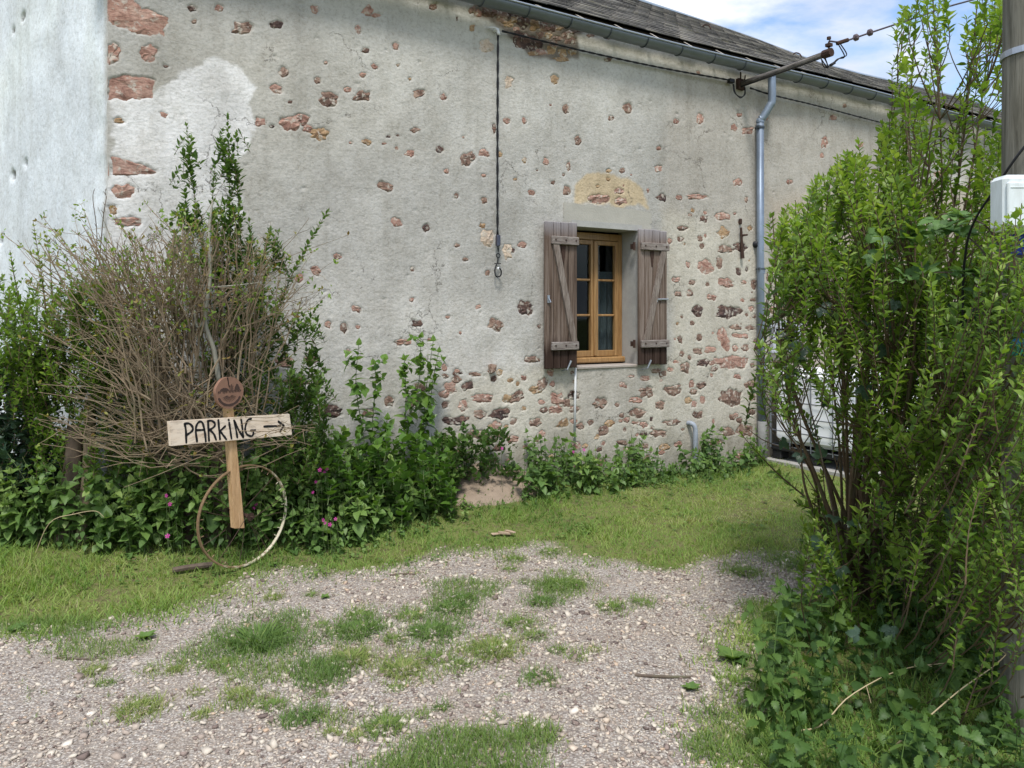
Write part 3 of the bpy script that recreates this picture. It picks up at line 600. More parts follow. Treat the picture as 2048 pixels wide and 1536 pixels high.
# joinery (facade coordinates), front face of the frame at y = RD-.05
fy = RD-.035
win = MB(); fw = .052
zb = OZ0+.012; zt = OZ1-.02; xa, xb = O0+.01, O1-.006
win.bbox((xa+fw/2, fy+.03, (zb+zt)/2), (fw, .07, zt-zb)); win.bbox((xb-fw/2, fy+.03, (zb+zt)/2), (fw, .07, zt-zb)); win.bbox(((xa+xb)/2, fy+.031, zt-.035), (xb-xa-.004, .07, .07))
window = win.build('window', M_OAK, house)
b = MB(); b.bbox(((xa+xb)/2, fy-.012, zb+.03), (xb-xa, .10, .055), .012); b.build('sill_board', M_OAK, window)
zs0, zs1 = zb+.062, zt-.074; mid = (xa+xb)/2+.012
for (a0, a1) in ((xa+fw+.004, mid-.004), (mid+.004, xb-fw-.004)):
    sw = .042
    for x in (a0+sw/2, a1-sw/2): MB().bbox((x, fy+.012, (zs0+zs1)/2), (sw, .05, zs1-zs0)).build('stile', M_OAK, window)
    for z, hh in ((zs0+.03, .06), (zs1-.022, .044)): MB().bbox(((a0+a1)/2, fy+.014, z), (a1-a0-2*sw+.006, .046, hh)).build('rail', M_OAK, window)
    g0, g1 = zs0+.06, zs1-.044; hh = (g1-g0)/3
    for k in (1, 2): MB().bbox(((a0+a1)/2, fy+.012, g0+hh*k), (a1-a0-2*sw+.004, .03, .022), .006).build('glazing_bar', M_OAK, window)
    for k in range(3): MB().box(((a0+a1)/2, fy+.020, g0+hh*(k+.5)), (a1-a0-2*sw+.012, .004, hh+.004)).build('pane', M_GL, window)
MB().bbox((mid, fy-.018, (zs0+zs1)/2), (.034, .03, zs1-zs0-.01), .008).build('cover_strip', M_OAK, window)
# lace curtain hanging behind the right sash
xs = np.linspace(mid+.05, xb-.02, 40); yy = fy+.12+.012*np.sin(xs*70); V = [(x, y, z) for z in (zs0+.02, zs1-.3) for x, y in zip(xs, yy)]
b = MB(); b.add(V, [(i, i+1, 41+i, 40+i) for i in range(39)]); b.build('curtain', simple('lace', (.16, .17, .18), .95, 0, .5, 90, 0), window, smooth=True)

# --- shutters
M_IRON = simple('rusty_iron', (.06, .035, .026), .85, .3, .5, 60, .5)
M_ZN = simple('galvanised', (.42, .45, .50), .45, .8, .25, 30, .1)
def shutter(xl, xr, z0, z1, outer_left, nd):
    """xl..xr along the wall; planks stand nd in front of the wall"""
    o = empty('shutter', (0, 0, 0)); o.parent = house; n = 4; wd = xr-xl
    cuts = np.cumsum([0]+[.27, .22, .25, .26]); cuts = xl+wd*cuts/cuts[-1]
    if not outer_left: cuts = xl+wd*np.cumsum([0, .2, .3, .24, .26])
    for i in range(n):
        b = MB(); dz = random.uniform(-.006, .006); g = .0035
        b.bbox(((cuts[i]+cuts[i+1])/2, -nd+random.uniform(-.002, .002), (z0+z1)/2+dz), (cuts[i+1]-cuts[i]-2*g, .026, z1-z0), .004); b.build('plank', M_OLD, o)
    H = z1-z0; yb = -nd-.013-.015
    zt_, zl = z1-.125*H, z0+.155*H
    ta, tb_ = xl+wd*(.17 if outer_left else .05), xr-.004+(.006 if outer_left else .012)
    for z, tl in ((zt_, .0), (zl, .004)):
        MB().bbox(((ta+tb_)/2, yb, z), (tb_-ta, .030, .075), .005).build('batten', M_BAT, o)
        for f in (.12, .5, .88):
            q = MB(); q.tube([(ta+(tb_-ta)*f, yb-.014, z+.004), (ta+(tb_-ta)*f, yb-.021, z+.004)], .008, 7); q.build('bolt', M_IRON, o)
    xt, xm = (xl+wd*.30, xr-wd*.13) if outer_left else (xr-wd*.16, xl+wd*.24)
    hw = .032
    pl = [(xt-hw, zt_-.04), (xt+hw, zt_-.04), (xm+hw, zl+.04), (xm-hw, zl+.04)]
    q = MB(); q.prism(pl, yb-.010, yb+.014); q.build('brace', M_BRC, o, fixn=True)
    # pierced motif: dark iron hinge tail
    xk = xl+wd*(.56 if outer_left else .46)
    q = MB(); q.prism([(xk-.028, zt_-.045), (xk+.028, zt_-.045), (xk+.018, zt_-.12), (xk+.006, zt_-.20), (xk-.006, zt_-.20), (xk-.018, zt_-.12)], -nd-.017, -nd-.013); q.build('hinge_tail', M_IRON, o, fixn=True)
    hx = xr+.012 if outer_left else xl-.014
    for z in (zt_, zl):
        q = MB(); q.tube([(hx, -.012, z-.04), (hx, -.012, z+.04)], .014, 8); q.box((hx, .01, z), (.02, .05, .05)); q.build('hinge', M_IRON, o)
    return o
sl0, sl1 = W(1088, 600, .06)[0], W(1153, 600, .06)[0]-.004
sr0, sr1 = W(1277, 600, .06)[0], W(1334, 600, .06)[0]
szt, szb = W(1120, 445, .06)[2], W(1120, 737, .06)[2]
shL = shutter(sl0, sl1, szb, szt, True, .065)
szt2, szb2 = W(1305, 460, .06)[2], W(1305, 729, .06)[2]
shR = shutter(sr0, sr1, szb2, szt2, False, .05)
p = W(1322, 599, .09); b = MB(); b.tube([(p[0]-.06, -.075, p[2]), (p[0]+.11, -.075, p[2]+.004)], .009, 6); b.box((p[0]-.05, -.07, p[2]), (.03, .02, .05)); b.build('latch', M_ZN, shR)
p = W(1097, 598, .085); b = MB(); b.box((p[0], -.084, p[2]), (.022, .012, .07)); b.tube([(p[0], -.09, p[2]+.01), (p[0]+.012, -.105, p[2]-.03)], .006, 6); b.build('latch', M_ZN, shL)
for (u, v, sh) in ((1137, 732, shL), (1297, 730, shR)):
    p = W(u, v, .1); b = MB(); b.tube([(p[0]-.02, -.02, p[2]-.05), (p[0]-.01, -.10, p[2]-.03), (p[0]+.02, -.115, p[2]+.05)], [.006, .008, .010], 6); b.build('shutter_stop', M_ZN, house)

# --- lintel of smooth cement above the window, standing slightly proud
lp = [W(1126, 404), W(1302, 424), W(1302, 458), W(1126, 447)]
b = MB(); n = 22; V = []
top = [lp[0]+(lp[1]-lp[0])*i/n for i in range(n+1)]; bot = [lp[3]+(lp[2]-lp[3])*i/n for i in range(n+1)]
nr = 8
for i in range(n+1):
    for k in range(nr+1):
        f = k/nr; p = top[i]*(1-f)+bot[i]*f; x_ = p[0]+(random.uniform(-.012, .012) if i in (0, n) else 0); z_ = p[2]+(random.uniform(-.014, .014) if k == 0 else 0)
        if k == nr: z_ = OZ1-.003
        V.append((x_, -(wall_low(x_, z_)*float(sstep(-.01, .06, z_-OZ1))+.004), z_))
    V.append((bot[i][0], .02, OZ1-.004))
b.add(V, [((nr+2)*i+k, (nr+2)*i+k+1, (nr+2)*(i+1)+k+1, (nr+2)*(i+1)+k) for i in range(n) for k in range(nr+1)])
m = NT('cement_lintel'); v = m.coord('Object'); nf = m.noise(v, 6, 6, .65); M_LN = m.done(m.mix(nf, (.31, .295, .25), (.46, .44, .385)), .95, m.bump(m.noise(v, 70, 5), .5, .005), 0, .1)
b.build('lintel', M_LN, house, fixn=True)

# --- little vent opening with grey timber frame right of the downpipe
M_GT = simple('grey_timber', (.36, .37, .40), .85, 0, .35, 24, .5)
vent = MB().box(((N0+N1)/2, .16, (NZ0+NZ1)/2), (N1-N0+.06, .02, NZ1-NZ0+.06)).build('vent_opening', M_DK, house)
for c_, h_ in ((((N0-.025), -.015, (NZ0+NZ1)/2), (.055, .06, NZ1-NZ0+.02)), (((N1+.025), -.015, (NZ0+NZ1)/2), (.055, .06, NZ1-NZ0+.02)), (((N0+N1)/2, -.02, NZ0-.03), (N1-N0+.18, .08, .035))):
    MB().bbox(c_, h_, .006).build('vent_frame', M_GT, vent)
arc = [(N0-.09, NZ1-.01)]+[((N0+N1)/2+(N1-N0+.2)*.5*math.cos(a), NZ1+.035+.045*math.sin(a)) for a in np.linspace(math.pi, 0, 9)]+[(N1+.09, NZ1-.01)]
MB().prism(arc, -.05, .0).build('vent_lintel', M_GT, vent, fixn=True)
for c_, h_ in (((N0+.0, .08, (NZ0+NZ1)/2), (.02, .16, NZ1-NZ0+.04)), ((N1-.0, .08, (NZ0+NZ1)/2), (.02, .16, NZ1-NZ0+.04)), (((N0+N1)/2, .08, NZ0-.006), (N1-N0, .16, .02)), (((N0+N1)/2, .08, NZ1+.006), (N1-N0, .16, .02))):
    MB().box(c_, h_).build('vent_lining', M_DK, vent)

# --- roof
RS = np.array([-8.0, *[0]*0]); 
def ridge_pt(u, v):
    t = (C0-3.0)/(NX*(u-CX)/F+NY); P = np.array([(u-CX)/F*t, t, CAMH+(HOR-v)/F*t]); q = W2L(P); return q[0], q[2]
rk_ = [(-9, 6.42)]+[ridge_pt(*q) for q in ((1150, -42), (1270, 0), (1380, 36), (1500, 77), (1560, 100), (1640, 129), (1720, 150), (1800, 168), (1900, 192), (2000, 216))]+[(14, 6.3)]
rs, rz = np.array([a for a, _ in rk_]), np.array([a for _, a in rk_])
EY, EZR = -.085, 4.435
def roof(s, q, h=0.0):
    """q 0 eave .. 1 ridge"""
    s = np.asarray(s, float); q = np.asarray(q, float)
    R = np.interp(s, rs, rz); y = EY+(3.0-EY)*q; z = EZR+(R-EZR)*q-.05*np.sin(np.pi*q)*(.6+.6*fbm(s*.5, q*2, 2))+.02*fbm(s*.9, q*3+4, 2)
    return np.stack([s, y-h*.5, z+h*.85], -1)
m = NT('slate'); 
def slate_mat(name, obj):
    m = NT(name); r = m.rnd() if obj else m.attr('tint'); v = m.coord('Object') if not obj else m.n('ShaderNodeNewGeometry').outputs['Position']
    c = m.ramp(r, [(0, (.05, .047, .046)), (.35, (.105, .099, .092)), (.7, (.165, .154, .142)), (1, (.28, .26, .23))])
    n1 = m.noise(v, 3.2, 5, .7); n2 = m.noise(v, 26, 4, .7)
    c = m.mix(m.ramp(n2, [(.55, 0.), (.70, .75)]), c, (.34, .325, .28))
    c = m.mix(m.ramp(n1, [(.57, 0.), (.68, .5)]), c, (.20, .185, .095))
    return m.done(c, .7, m.bump(n2, .4, .004), 0, .3)
M_SL1, M_SL2 = slate_mat('slate_single', True), slate_mat('slate_far', False)
# boards under the slates
gs = np.linspace(SC-.15, SE, 60); gq = np.linspace(0.012, 1, 16); A, B = np.meshgrid(gs, gq); V = roof(A, B, -.02).reshape(-1, 3); idx = np.arange(A.size).reshape(A.shape)
roof_o = link('roof', np_mesh('roof', V, np.stack([idx[:-1, :-1], idx[:-1, 1:], idx[1:, 1:], idx[1:, :-1]], -1).reshape(-1, 4)), simple('roof_boards', (.05, .043, .037), .9, 0, .3, 8, .2), house)
# rear slope so that the house is a body
V2 = np.array([[s, y, z] for s in gs for (y, z) in ((3.0, float(np.interp(s, rs, rz))-.03), (6.2, 4.4))]); n = len(gs)
link('rear_slope', np_mesh('rear_slope', V2, np.array([(2*i, 2*i+1, 2*i+3, 2*i+2) for i in range(n-1)])), M_SL2, roof_o)
SWD, SLN, EXP = .235, .31, .15; SLOPE = 3.62
sv = np.array([(x*SWD/2, y, z) for (y, z0) in ((0, .026), (SLN, .004)) for x in (-.985, .985) for z in (z0, z0-.012)], float)
sf = np.array([(0, 2, 6, 4), (1, 5, 7, 3), (0, 1, 3, 2), (0, 4, 5, 1), (2, 3, 7, 6)])
sme = np_mesh('slate', sv, sf); sme.materials.append(M_SL1)
rows = []
for r in range(int(SLOPE/EXP)+1):
    q = r*EXP/SLOPE; s = SC-.1+(r % 2)*SWD/2
    while s < 9.5:
        rows.append((s+random.uniform(-.006, .006), q+random.uniform(-.0035, .0035))); s += SWD
rows = np.array(rows); P = roof(rows[:, 0], rows[:, 1], .004); Pu = roof(rows[:, 0], rows[:, 1]+.02, .004); Pr = roof(rows[:, 0]+.05, rows[:, 1], .004)
yd = nrm(Pu-P); xd = nrm(Pr-P); zd = nrm(np.cross(xd, yd)); xd = np.cross(yd, zd)
# small twists, slipped slates
tw = RNG.normal(0, .03, len(rows)); c_, s_ = np.cos(tw)[:, None], np.sin(tw)[:, None]; xd, yd = xd*c_+yd*s_, yd*c_-xd*s_
Mx = np.stack([xd, yd, zd], -1)
Pw = np.stack([P0[0]+DX*P[:, 0]-DY*P[:, 1], P0[1]+DY*P[:, 0]+DX*P[:, 1], P[:, 2]], -1)
U = CX+F*Pw[:, 0]/Pw[:, 1]; Vv = HOR-F*(Pw[:, 2]-CAMH)/Pw[:, 1]
vis = (U > 900) & (U < 1830) & (Vv > -10) & (Vv < 260)
score = np.where(vis, -Pw[:, 1], -1e6+0*U); order = np.argsort(-score); near = set(order[:300].tolist())
for i in order[:300]:
    o = link('slate', sme, None, roof_o); M4 = np.eye(4); M4[:3, :3] = Mx[i]; M4[:3, 3] = P[i]; o.matrix_local = Matrix(M4.tolist())
rest = order[300:]
V = np.einsum('nij,kj->nki', Mx[rest], sv)+P[rest][:, None, :]; Fq = (sf[None]+(np.arange(len(rest))*len(sv))[:, None, None]).reshape(-1, 4)
tag(link('slates', np_mesh('slates', V.reshape(-1, 3), Fq, np.repeat(RNG.random(len(rest)), len(sv))), M_SL2, roof_o), kind='stuff')
M_ZR = simple('ridge_zinc', (.30, .36, .42), .5, .5, .2, 6, .1)
b = MB(); s = np.linspace(SC-.1, SE, 60); b.tube(np.stack([s, np.full(60, 3.0), np.interp(s, rs, rz)-.01], -1), .05, 8); b.build('ridge_cap', M_ZR, roof_o, smooth=True)
# two storm hooks on the slope
for (u, v) in ((1330, 38), (1500, 84)):
    a_, bz = ridge_pt(u, v); p = roof(a_-.4, .62, .02); b = MB(); b.tube(spline([p, p+(.03, -.02, .03), p+(.05, -.08, .0), p+(.04, -.12, -.06)], 8), .010, 6); b.build('roof_hook', M_IRON, roof_o)
# fascia and wall head behind the gutter; eaves shade put into its colour
MB().box(((SC+SE)/2, -.005, EZ+.045), (SE-SC, .06, .09)).build('eaves_shade_board', simple('eaves_shade_board', (.045, .036, .03), .9, 0, .3, 10, .2), house)

# --- gutter (half round, open above) with straps
M_GU = simple('gutter_zinc', (.16, .18, .20), .5, .55, .22, 5, .08, .4)
GC = np.array([-.145, 4.335]); GR = .072
an = np.linspace(math.pi*1.0, math.pi*2.0, 13); prof = [(GC[0]+GR*math.cos(a), GC[1]+GR*math.sin(a)) for a in an]
prof_i = [(GC[0]+(GR-.004)*math.cos(a), GC[1]+(GR-.004)*math.sin(a)) for a in an[::-1]]
ring = prof+prof_i; n = len(ring); xs = np.linspace(SC-.25, SE, 40); V = []; Fc = []
for i, x in enumerate(xs):
    dz = .012*math.sin(x*1.1)
    V += [(x, y, z+dz) for y, z in ring]
for i in range(len(xs)-1):
    for k in range(n): Fc.append((i*n+k, i*n+(k+1) % n, (i+1)*n+(k+1) % n, (i+1)*n+k))
gutter = MB().add(V, Fc).build('gutter', M_GU, house, smooth=True, fixn=True)
b = MB(); b.tube([(x, GC[0]-GR-.002, GC[1]+.004+.012*math.sin(x*1.1)) for x in xs], .010, 7); b.build('bead', simple('zinc_bead', (.34, .37, .40), .4, .7, .2, 8, .05), gutter, smooth=True)
M_SEAM = simple('zinc_seam', (.075, .09, .105), .55, .5, .2, 9, .1)
x = SC+.1; hk = .455
while x < 8:
    dz = .012*math.sin(x*1.1)
    b = MB(); b.tube([(x, GC[0]+(GR+.0045)*math.cos(a), GC[1]+(GR+.0045)*math.sin(a)+dz) for a in np.linspace(math.pi*1.02, math.pi*1.98, 14)], .0055, 5); b.build('seam', M_SEAM, gutter)
    xh = x+.14; e_ = roof(xh, .03, .01)
    b = MB(); f0 = np.array([xh+.02, GC[0]-GR+.004, GC[1]+.006+dz]); q = np.array([xh, EY-.002, EZR-.012])
    for k in range(1): b.add([f0+(-.011, 0, 0), f0+(.011, 0, 0), q+(.011, 0, 0), q+(-.011, 0, 0), f0+(-.011, 0, .004), f0+(.011, 0, .004), q+(.011, 0, .004), q+(-.011, 0, .004)], [(0, 3, 2, 1), (4, 5, 6, 7), (0, 1, 5, 4), (2, 3, 7, 6), (1, 2, 6, 5), (3, 0, 4, 7)])
    b.build('gutter_strap', simple('strap_zinc', (.55, .50, .42), .5, .4, .2, 8, 0) if 'strap_zinc' not in bpy.data.materials else bpy.data.materials['strap_zinc'], gutter)
    x += hk

# --- downpipe
M_DP = simple('downpipe_zinc', (.205, .25, .31), .45, .45, .28, 9, .08, .4)
zb1 = W(1520, 243)[2]
dpx = .0; path = [(.10, -.145, 4.27), (.10, -.145, W(1543, 200, .14)[2]), (.07, -.13, W(1540, 215, .1)[2]), (.0, -.075, W(1522, 235, .07)[2]), (dpx-.015, -.062, zb1), ]
u0 = W(1520, 500, .06)[0]; path[3] = (u0+.02, -.08, path[3][2]); path[4] = (u0, -.062, path[4][2]); ut = W(1543, 190, .14)[0]; path[0] = (ut, -.145, 4.27); path[1] = (ut, -.145, path[1][2]); path[2] = (ut-.02, -.13, path[2][2])
b = MB(); b.tube(spline(path, 26), .043, 14); pipe = b.build('downpipe', M_DP, house, smooth=True)
ub = W(1524, 900, .06)[0]
b = MB(); b.tube([(u0, -.062, zb1+.01), (u0+.004, -.062, 2.2), (ub, -.062, .43)], .040, 14); b.build('pipe_shaft', M_DP, pipe, smooth=True)
for v in (243, 545, 540, 735, 860):
    z = W(1520, v, .06)[2]; f = (zb1-z)/(zb1-.43); x = u0+(ub-u0)*f
    b = MB(); b.tube([(x, -.062, z-.012), (x, -.062, z+.012)], .0445, 14); b.build('pipe_joint', M_DP, pipe, smooth=False)
for v in (255, 538):
    z = W(1520, v, .06)[2]; f = (zb1-z)/(zb1-.43); x = u0+(ub-u0)*f
    b = MB(); b.tube([(x, -.062, z-.011), (x, -.062, z+.011)], .048, 14); b.box((x-.04, -.075, z), (.035, .03, .028)); b.box((x-.01, -.01, z), (.02, .08, .02)); b.build('pipe_clip', M_SEAM, pipe)
b = MB(); b.tube([(ub, -.064, .45), (ub+.002, -.064, .2), (ub+.006, -.07, -.05)], .050, 14); b.build('pipe_boot', simple('cast_pipe', (.19, .19, .18), .8, 0, .3, 20, .3), pipe, smooth=True)
# ================================================================== GROUND
def gz(x, y):
    x = np.asarray(x, float); y = np.asarray(y, float)
    s = DX*(x-P0[0])+DY*(y-P0[1]); n = DY*(x-P0[0])-DX*(y-P0[1])          # n: metres in front of the wall
    z = .05*fbm(x*.6+5, y*.6, 3)+.012*fbm(x*3, y*3+2, 2)
    z = z+.13*sstep(1.15, .2, n)*sstep(-1.2, -3.0, s)
    return z
def onG(u, v):
    p = G(u, v)
    for _ in range(3): p = G(u, v, float(gz(p[0], p[1])))
    return p
gravel_px = [(-500,1290),(0,1264),(150,1250),(330,1226),(470,1184),(560,1144),(700,1140),(800,1125),(900,1105),(1010,1092),(1100,1085),(1150,1110),(1330,1140),(1480,1120),(1560,1112),(1680,1128),(1900,1140),(2100,1150),(2100,1190),(1640,1180),(1560,1215),(1520,1275),(1490,1340),(1465,1410),(1440,1470),(1500,1536),(1520,1700),(1520,2400),(-1500,2400),(-1500,1340)]
gravel = [tuple(G(u, v)[:2]) for u, v in gravel_px]
def gravel_d(x, y): return polydist(x, y, gravel)+.48*fbm(x*1.9+3, y*1.9, 4)+.12*fbm(x*7, y*7, 3)
xs = np.concatenate([-np.geomspace(700, 6.2, 14), np.arange(-6, 6.01, .06), np.geomspace(6.2, 700, 14)])
ys = np.concatenate([-np.geomspace(300, .4, 8), np.arange(-.2, 10.5, .06), np.geomspace(10.7, 900, 16)])
X_, Y_ = np.meshgrid(xs, ys); Zg = gz(np.clip(X_, -30, 30), np.clip(Y_, -30, 40))
gm = sstep(.10, -.12, gravel_d(X_, Y_)); idx = np.arange(X_.size).reshape(X_.shape)
gcol = np.stack([gm, .5+fbm(X_*.7, Y_*.7, 3), np.zeros_like(gm), np.ones_like(gm)], -1).reshape(-1, 4)
m = NT('ground'); v = m.coord('Object'); mk = m.n('ShaderNodeSeparateColor', {0: m.attr('Col', 'Color')}).outputs[0]
vo = m.n('ShaderNodeTexVoronoi', {'Vector': v, 'Scale': 95.0, 'Randomness': 1.0}); vd = vo.outputs['Distance']; vc = m.n('ShaderNodeSeparateColor', {0: vo.outputs['Color']}).outputs[0]
gr = m.ramp(vc, [(0, (.18, .155, .14)), (.3, (.34, .30, .265)), (.55, (.45, .41, .36)), (.8, (.55, .52, .465)), (1, (.44, .35, .27))])
gr = m.mix(m.ramp(vd, [(.35, 0.), (.62, .7)]), gr, (.20, .165, .135))
gr = m.mix(m.ramp(m.noise(v, 2.2, 5), [(.45, 0.), (.7, .6)]), gr, (.27, .225, .18))
so = m.mix(m.noise(v, 5, 6), (.10, .125, .035), (.20, .215, .07)); so = m.mix(m.ramp(m.noise(v, 14, 4), [(.5, 0.), (.65, .7)]), so, (.14, .105, .066))
c = m.mix(mk, so, gr)
nb = m.bump(m.math('ADD', m.math('MULTIPLY', m.math('SUBTRACT', 1.0, vd), .7), m.noise(v, 40, 5)), .8, .012)
M_GD = m.done(c, .95, nb, 0, .15)
ground = tag(link('ground', np_mesh('ground', np.stack([X_, Y_, Zg], -1).reshape(-1, 3), np.stack([idx[:-1, :-1], idx[:-1, 1:], idx[1:, 1:], idx[1:, :-1]], -1).reshape(-1, 4), col=gcol, smooth=True), M_GD), kind='structure')

# --- gravel stones
def cube_t(seed):
    r = np.random.default_rng(seed); P = np.array([(x, y, z) for x in (-1, 1) for y in (-1, 1) for z in (-1, 1)], float)
    P = P*.58*(1+(r.random((8, 3))-.5)*.75); P[:, 2] *= .75
    return P, np.array([(0, 1, 3, 2), (4, 6, 7, 5), (0, 4, 5, 1), (2, 3, 7, 6), (0, 2, 6, 4), (1, 5, 7, 3)])
N = 190000
py_ = RNG.uniform(2.35, 7.2, N); keep = RNG.random(N) < np.clip((1.5*py_+1)/11.8, 0, 1); py_ = py_[keep]
px_ = RNG.uniform(-1, 1, len(py_))*(py_*.70+.35)
gd = gravel_d(px_, py_); far = np.clip((py_-3.2)/3.5, 0, 1)
bare = sstep(.02, .16, fbm(px_*1.5+9, py_*1.1, 3))
keep = (gd < .06) & (RNG.random(len(py_)) > .25*sstep(-.1, .06, gd)+.40*far) & (RNG.random(len(py_)) > .62*bare) ; px_, py_ = px_[keep], py_[keep]
n = len(px_); r = np.clip(RNG.lognormal(math.log(.0047), .55, n), .0024, .020)
q = RNG.normal(size=(n, 3)); up = RNG.normal(size=(n, 3))*.35+np.array([0, 0, 1]); dirs = np.stack([np.cos(a_ := RNG.random(n)*6.28), np.sin(a_), RNG.normal(0, .25, n)], -1)
scl = r[:, None]*np.stack([RNG.uniform(.8, 1.2, n), RNG.uniform(.9, 1.7, n), RNG.uniform(.55, .95, n)], -1)
V = []; Fq = []; T = []; ofs = 0
for k in range(5):
    sel = np.arange(k, n, 5); tv, tf = cube_t(k); bt = Batch(tv, tf)
    Fm = frames(dirs[sel], up[sel]); Mx_ = Fm*scl[sel][:, None, :]; pos = np.stack([px_[sel], py_[sel], gz(px_[sel], py_[sel])+r[sel]*.22], -1)
    vv = np.einsum('nij,kj->nki', Mx_, tv)+pos[:, None, :]; V.append(vv.reshape(-1, 3)); Fq.append((tf[None]+(np.arange(len(sel))*8)[:, None, None]).reshape(-1, 4)+ofs); ofs += len(sel)*8
    T.append(np.repeat(RNG.random(len(sel)), 8))
m = NT('gravel'); t = m.attr('tint'); nf = m.noise(m.coord('Object'), 130, 3)
c = m.ramp(t, [(0, (.13, .105, .10)), (.12, (.25, .205, .19)), (.28, (.36, .315, .28)), (.50, (.45, .41, .365)), (.72, (.51, .48, .43)), (.90, (.58, .55, .49)), (.97, (.48, .37, .28)), (1, (.70, .67, .62))])
c = m.mix(nf, m.mix(1.0, c, (.86, .80, .725), 'MULTIPLY'), m.mix(1.0, c, (1.19, 1.125, 1.035), 'MULTIPLY'))
tag(link('gravel', np_mesh('gravel', np.concatenate(V), np.concatenate(Fq), np.concatenate(T)), m.done(c, .9, None, 0, .15)), 'pinkish grey crushed stone gravel covering the drive', 'gravel', kind='stuff')

# ================================================================== FIXTURES ON THE FACADE
def on_wall(name, label, cat, group=None): return empty(name, (P0[0], P0[1], 0), ROT, label, cat, group)
M_BLK = simple('black_rubber', (.013, .013, .015), .55, 0, .2, 40, .05)
M_WHT = simple('white_plastic', (.72, .73, .74), .4, 0, .05, 10, 0)
def twist(pts, r, pitch, n):
    P = spline(pts, n); tg = nrm(np.gradient(P, axis=0)); L = np.concatenate([[0], np.cumsum(np.linalg.norm(np.diff(P, axis=0), axis=1))])
    u_ = nrm(np.cross(tg, [0.1, 1, 0.05])); w_ = np.cross(tg, u_); a = L/pitch*6.283
    return [P+r*(np.cos(a+o)[:, None]*u_+np.sin(a+o)[:, None]*w_) for o in (0, math.pi)]
# vertical drop cable
e = on_wall('hanging_cable', 'black cable hanging straight down the wall left of the window, ending in a hook loop', 'cable')
top = W(996, 62, .05); bot = W(995, 470, .05); b = MB()
for P in twist([top, (top+bot)/2+(0, .005, 0), bot], .006, .30, 60): b.tube(P, .0065, 5)
b.build('cable', M_BLK, e, smooth=True)
b = MB(); p = W(994, 63, .05); b.tube(spline([p+(.0, .05, .015), p+(.0, 0, .02), p+(.015, -.01, -.03)], 8), .014, 8); b.tube([p+(-.08, .03, .03), p+(-.03, .0, .03), p+(.02, 0, .025)], .007, 5); b.build('insulator', M_WHT, e, smooth=True)
z0, z1 = W(996, 470, .05)[2], W(997, 492, .05)[2]; x = W(996, 480, .05)[0]
b = MB(); b.bbox((x, -.05, (z0+z1)/2), (.035, .04, z0-z1), .006); b.tube([(x-.014, -.075, z0-.02), (x-.014, -.075, z1)], .008, 6); b.build('clamp', simple('clamp_steel', (.09, .095, .13), .4, .7, .3, 30, .1), e)
zl = W(997, 511, .05)[2]; b = MB(); b.tube([(x-.008, -.05, z1), (x+.002, -.05, zl+.03)], .004, 5); b.tube([(x+.010, -.05, z1), (x+.002, -.05, zl+.03)], .004, 5)
b.tube([(x+.002+.018*math.cos(a), -.05, zl+.018*math.sin(a)) for a in np.arange(12)*math.pi/6], .005, 5, closed=True, flat=(0, 1, 0)); zc = W(998, 545, .05)[2]
b.tube([(x, -.05, zl-.018), (x, -.045, zc+.08)], .006, 6); b.tube([(x-.03, -.04, zc+.078), (x+.035, -.04, zc+.08)], .004, 5); b.build('tensioner', M_BLK, e)
b = MB(); b.tube(spline([(x-.01, -.05, zc+.08), (x-.032, -.05, zc+.02), (x-.02, -.052, zc-.035), (x+.02, -.054, zc-.03), (x+.032, -.054, zc+.01), (x+.012, -.055, zc+.04)], 20), .0065, 6); b.build('hook_loop', M_BLK, e, smooth=True)
b = MB(); b.tube([(x, -.04, zc+.035), (x+.012, -.05, zc+.035)], .012, 6); b.build('end_cap', M_WHT, e)
# cable along the wall, left run and right run
for nm, lab, q in (('wall_cable', 'black twisted cable running under the gutter from white insulator to bracket', [(1004, 62, .06), (1180, 105, .045), (1330, 137, .045), (1458, 160, .06)]),
                   ('wall_cable', 'black twisted cable running along the wall right of the downpipe', [(1500, 176, .08), (1545, 190, .10), (1640, 213, .06), (1770, 247, .05), (1950, 290, .05)])):
    o = on_wall(nm, lab, 'cable'); b = MB()
    for P in twist([W(*a) for a in q], .005, .22, 70): b.tube(P, .0060, 5)
    b.build('strands', M_BLK, o, smooth=True)
# service bracket
A = W(1478, 170, .0); L_ = 1.13
e = on_wall('service_bracket', 'weathered pole bracket jutting from the wall below the gutter, carrying the power line', 'bracket')
m, c, nb, o_, sp, ro = wood_mat('bracket_wood', (.12, .11, .10), (.24, .22, .195), (.04, .037, .034), .85, (30, 3, 30), bump=.6); M_BR = m.done(c, .85, nb, 0, .2)
b = MB(); b.tube([(A[0], -.02, A[2]), (A[0], -.5, A[2]+.004), (A[0], -L_, A[2]+.02)], [.034, .031, .029], 10); b.build('arm', M_BR, e, smooth=True)
b = MB(); b.tube([(A[0]+.02, -.03, A[2]+.03), (A[0]+.02, -L_+.02, A[2]+.055)], .0065, 5); b.tube([(A[0]-.02, -.03, A[2]-.035), (A[0]-.02, -L_+.1, A[2]-.015)], .0065, 5); b.build('lead', M_BLK, e)
b = MB(); b.box((A[0], -.02, A[2]), (.10, .05, .11), jit=.01); b.tube([(A[0]-.03, -.05, A[2]+.04), (A[0]-.04, -.06, A[2]+.12)], .008, 6); b.tube([(A[0]+.02, -.06, A[2]+.03), (A[0]+.02, -.07, A[2]+.09)], .009, 6); b.build('wall_plate', M_IRON, e)
T_ = np.array([A[0], -L_, A[2]+.02])
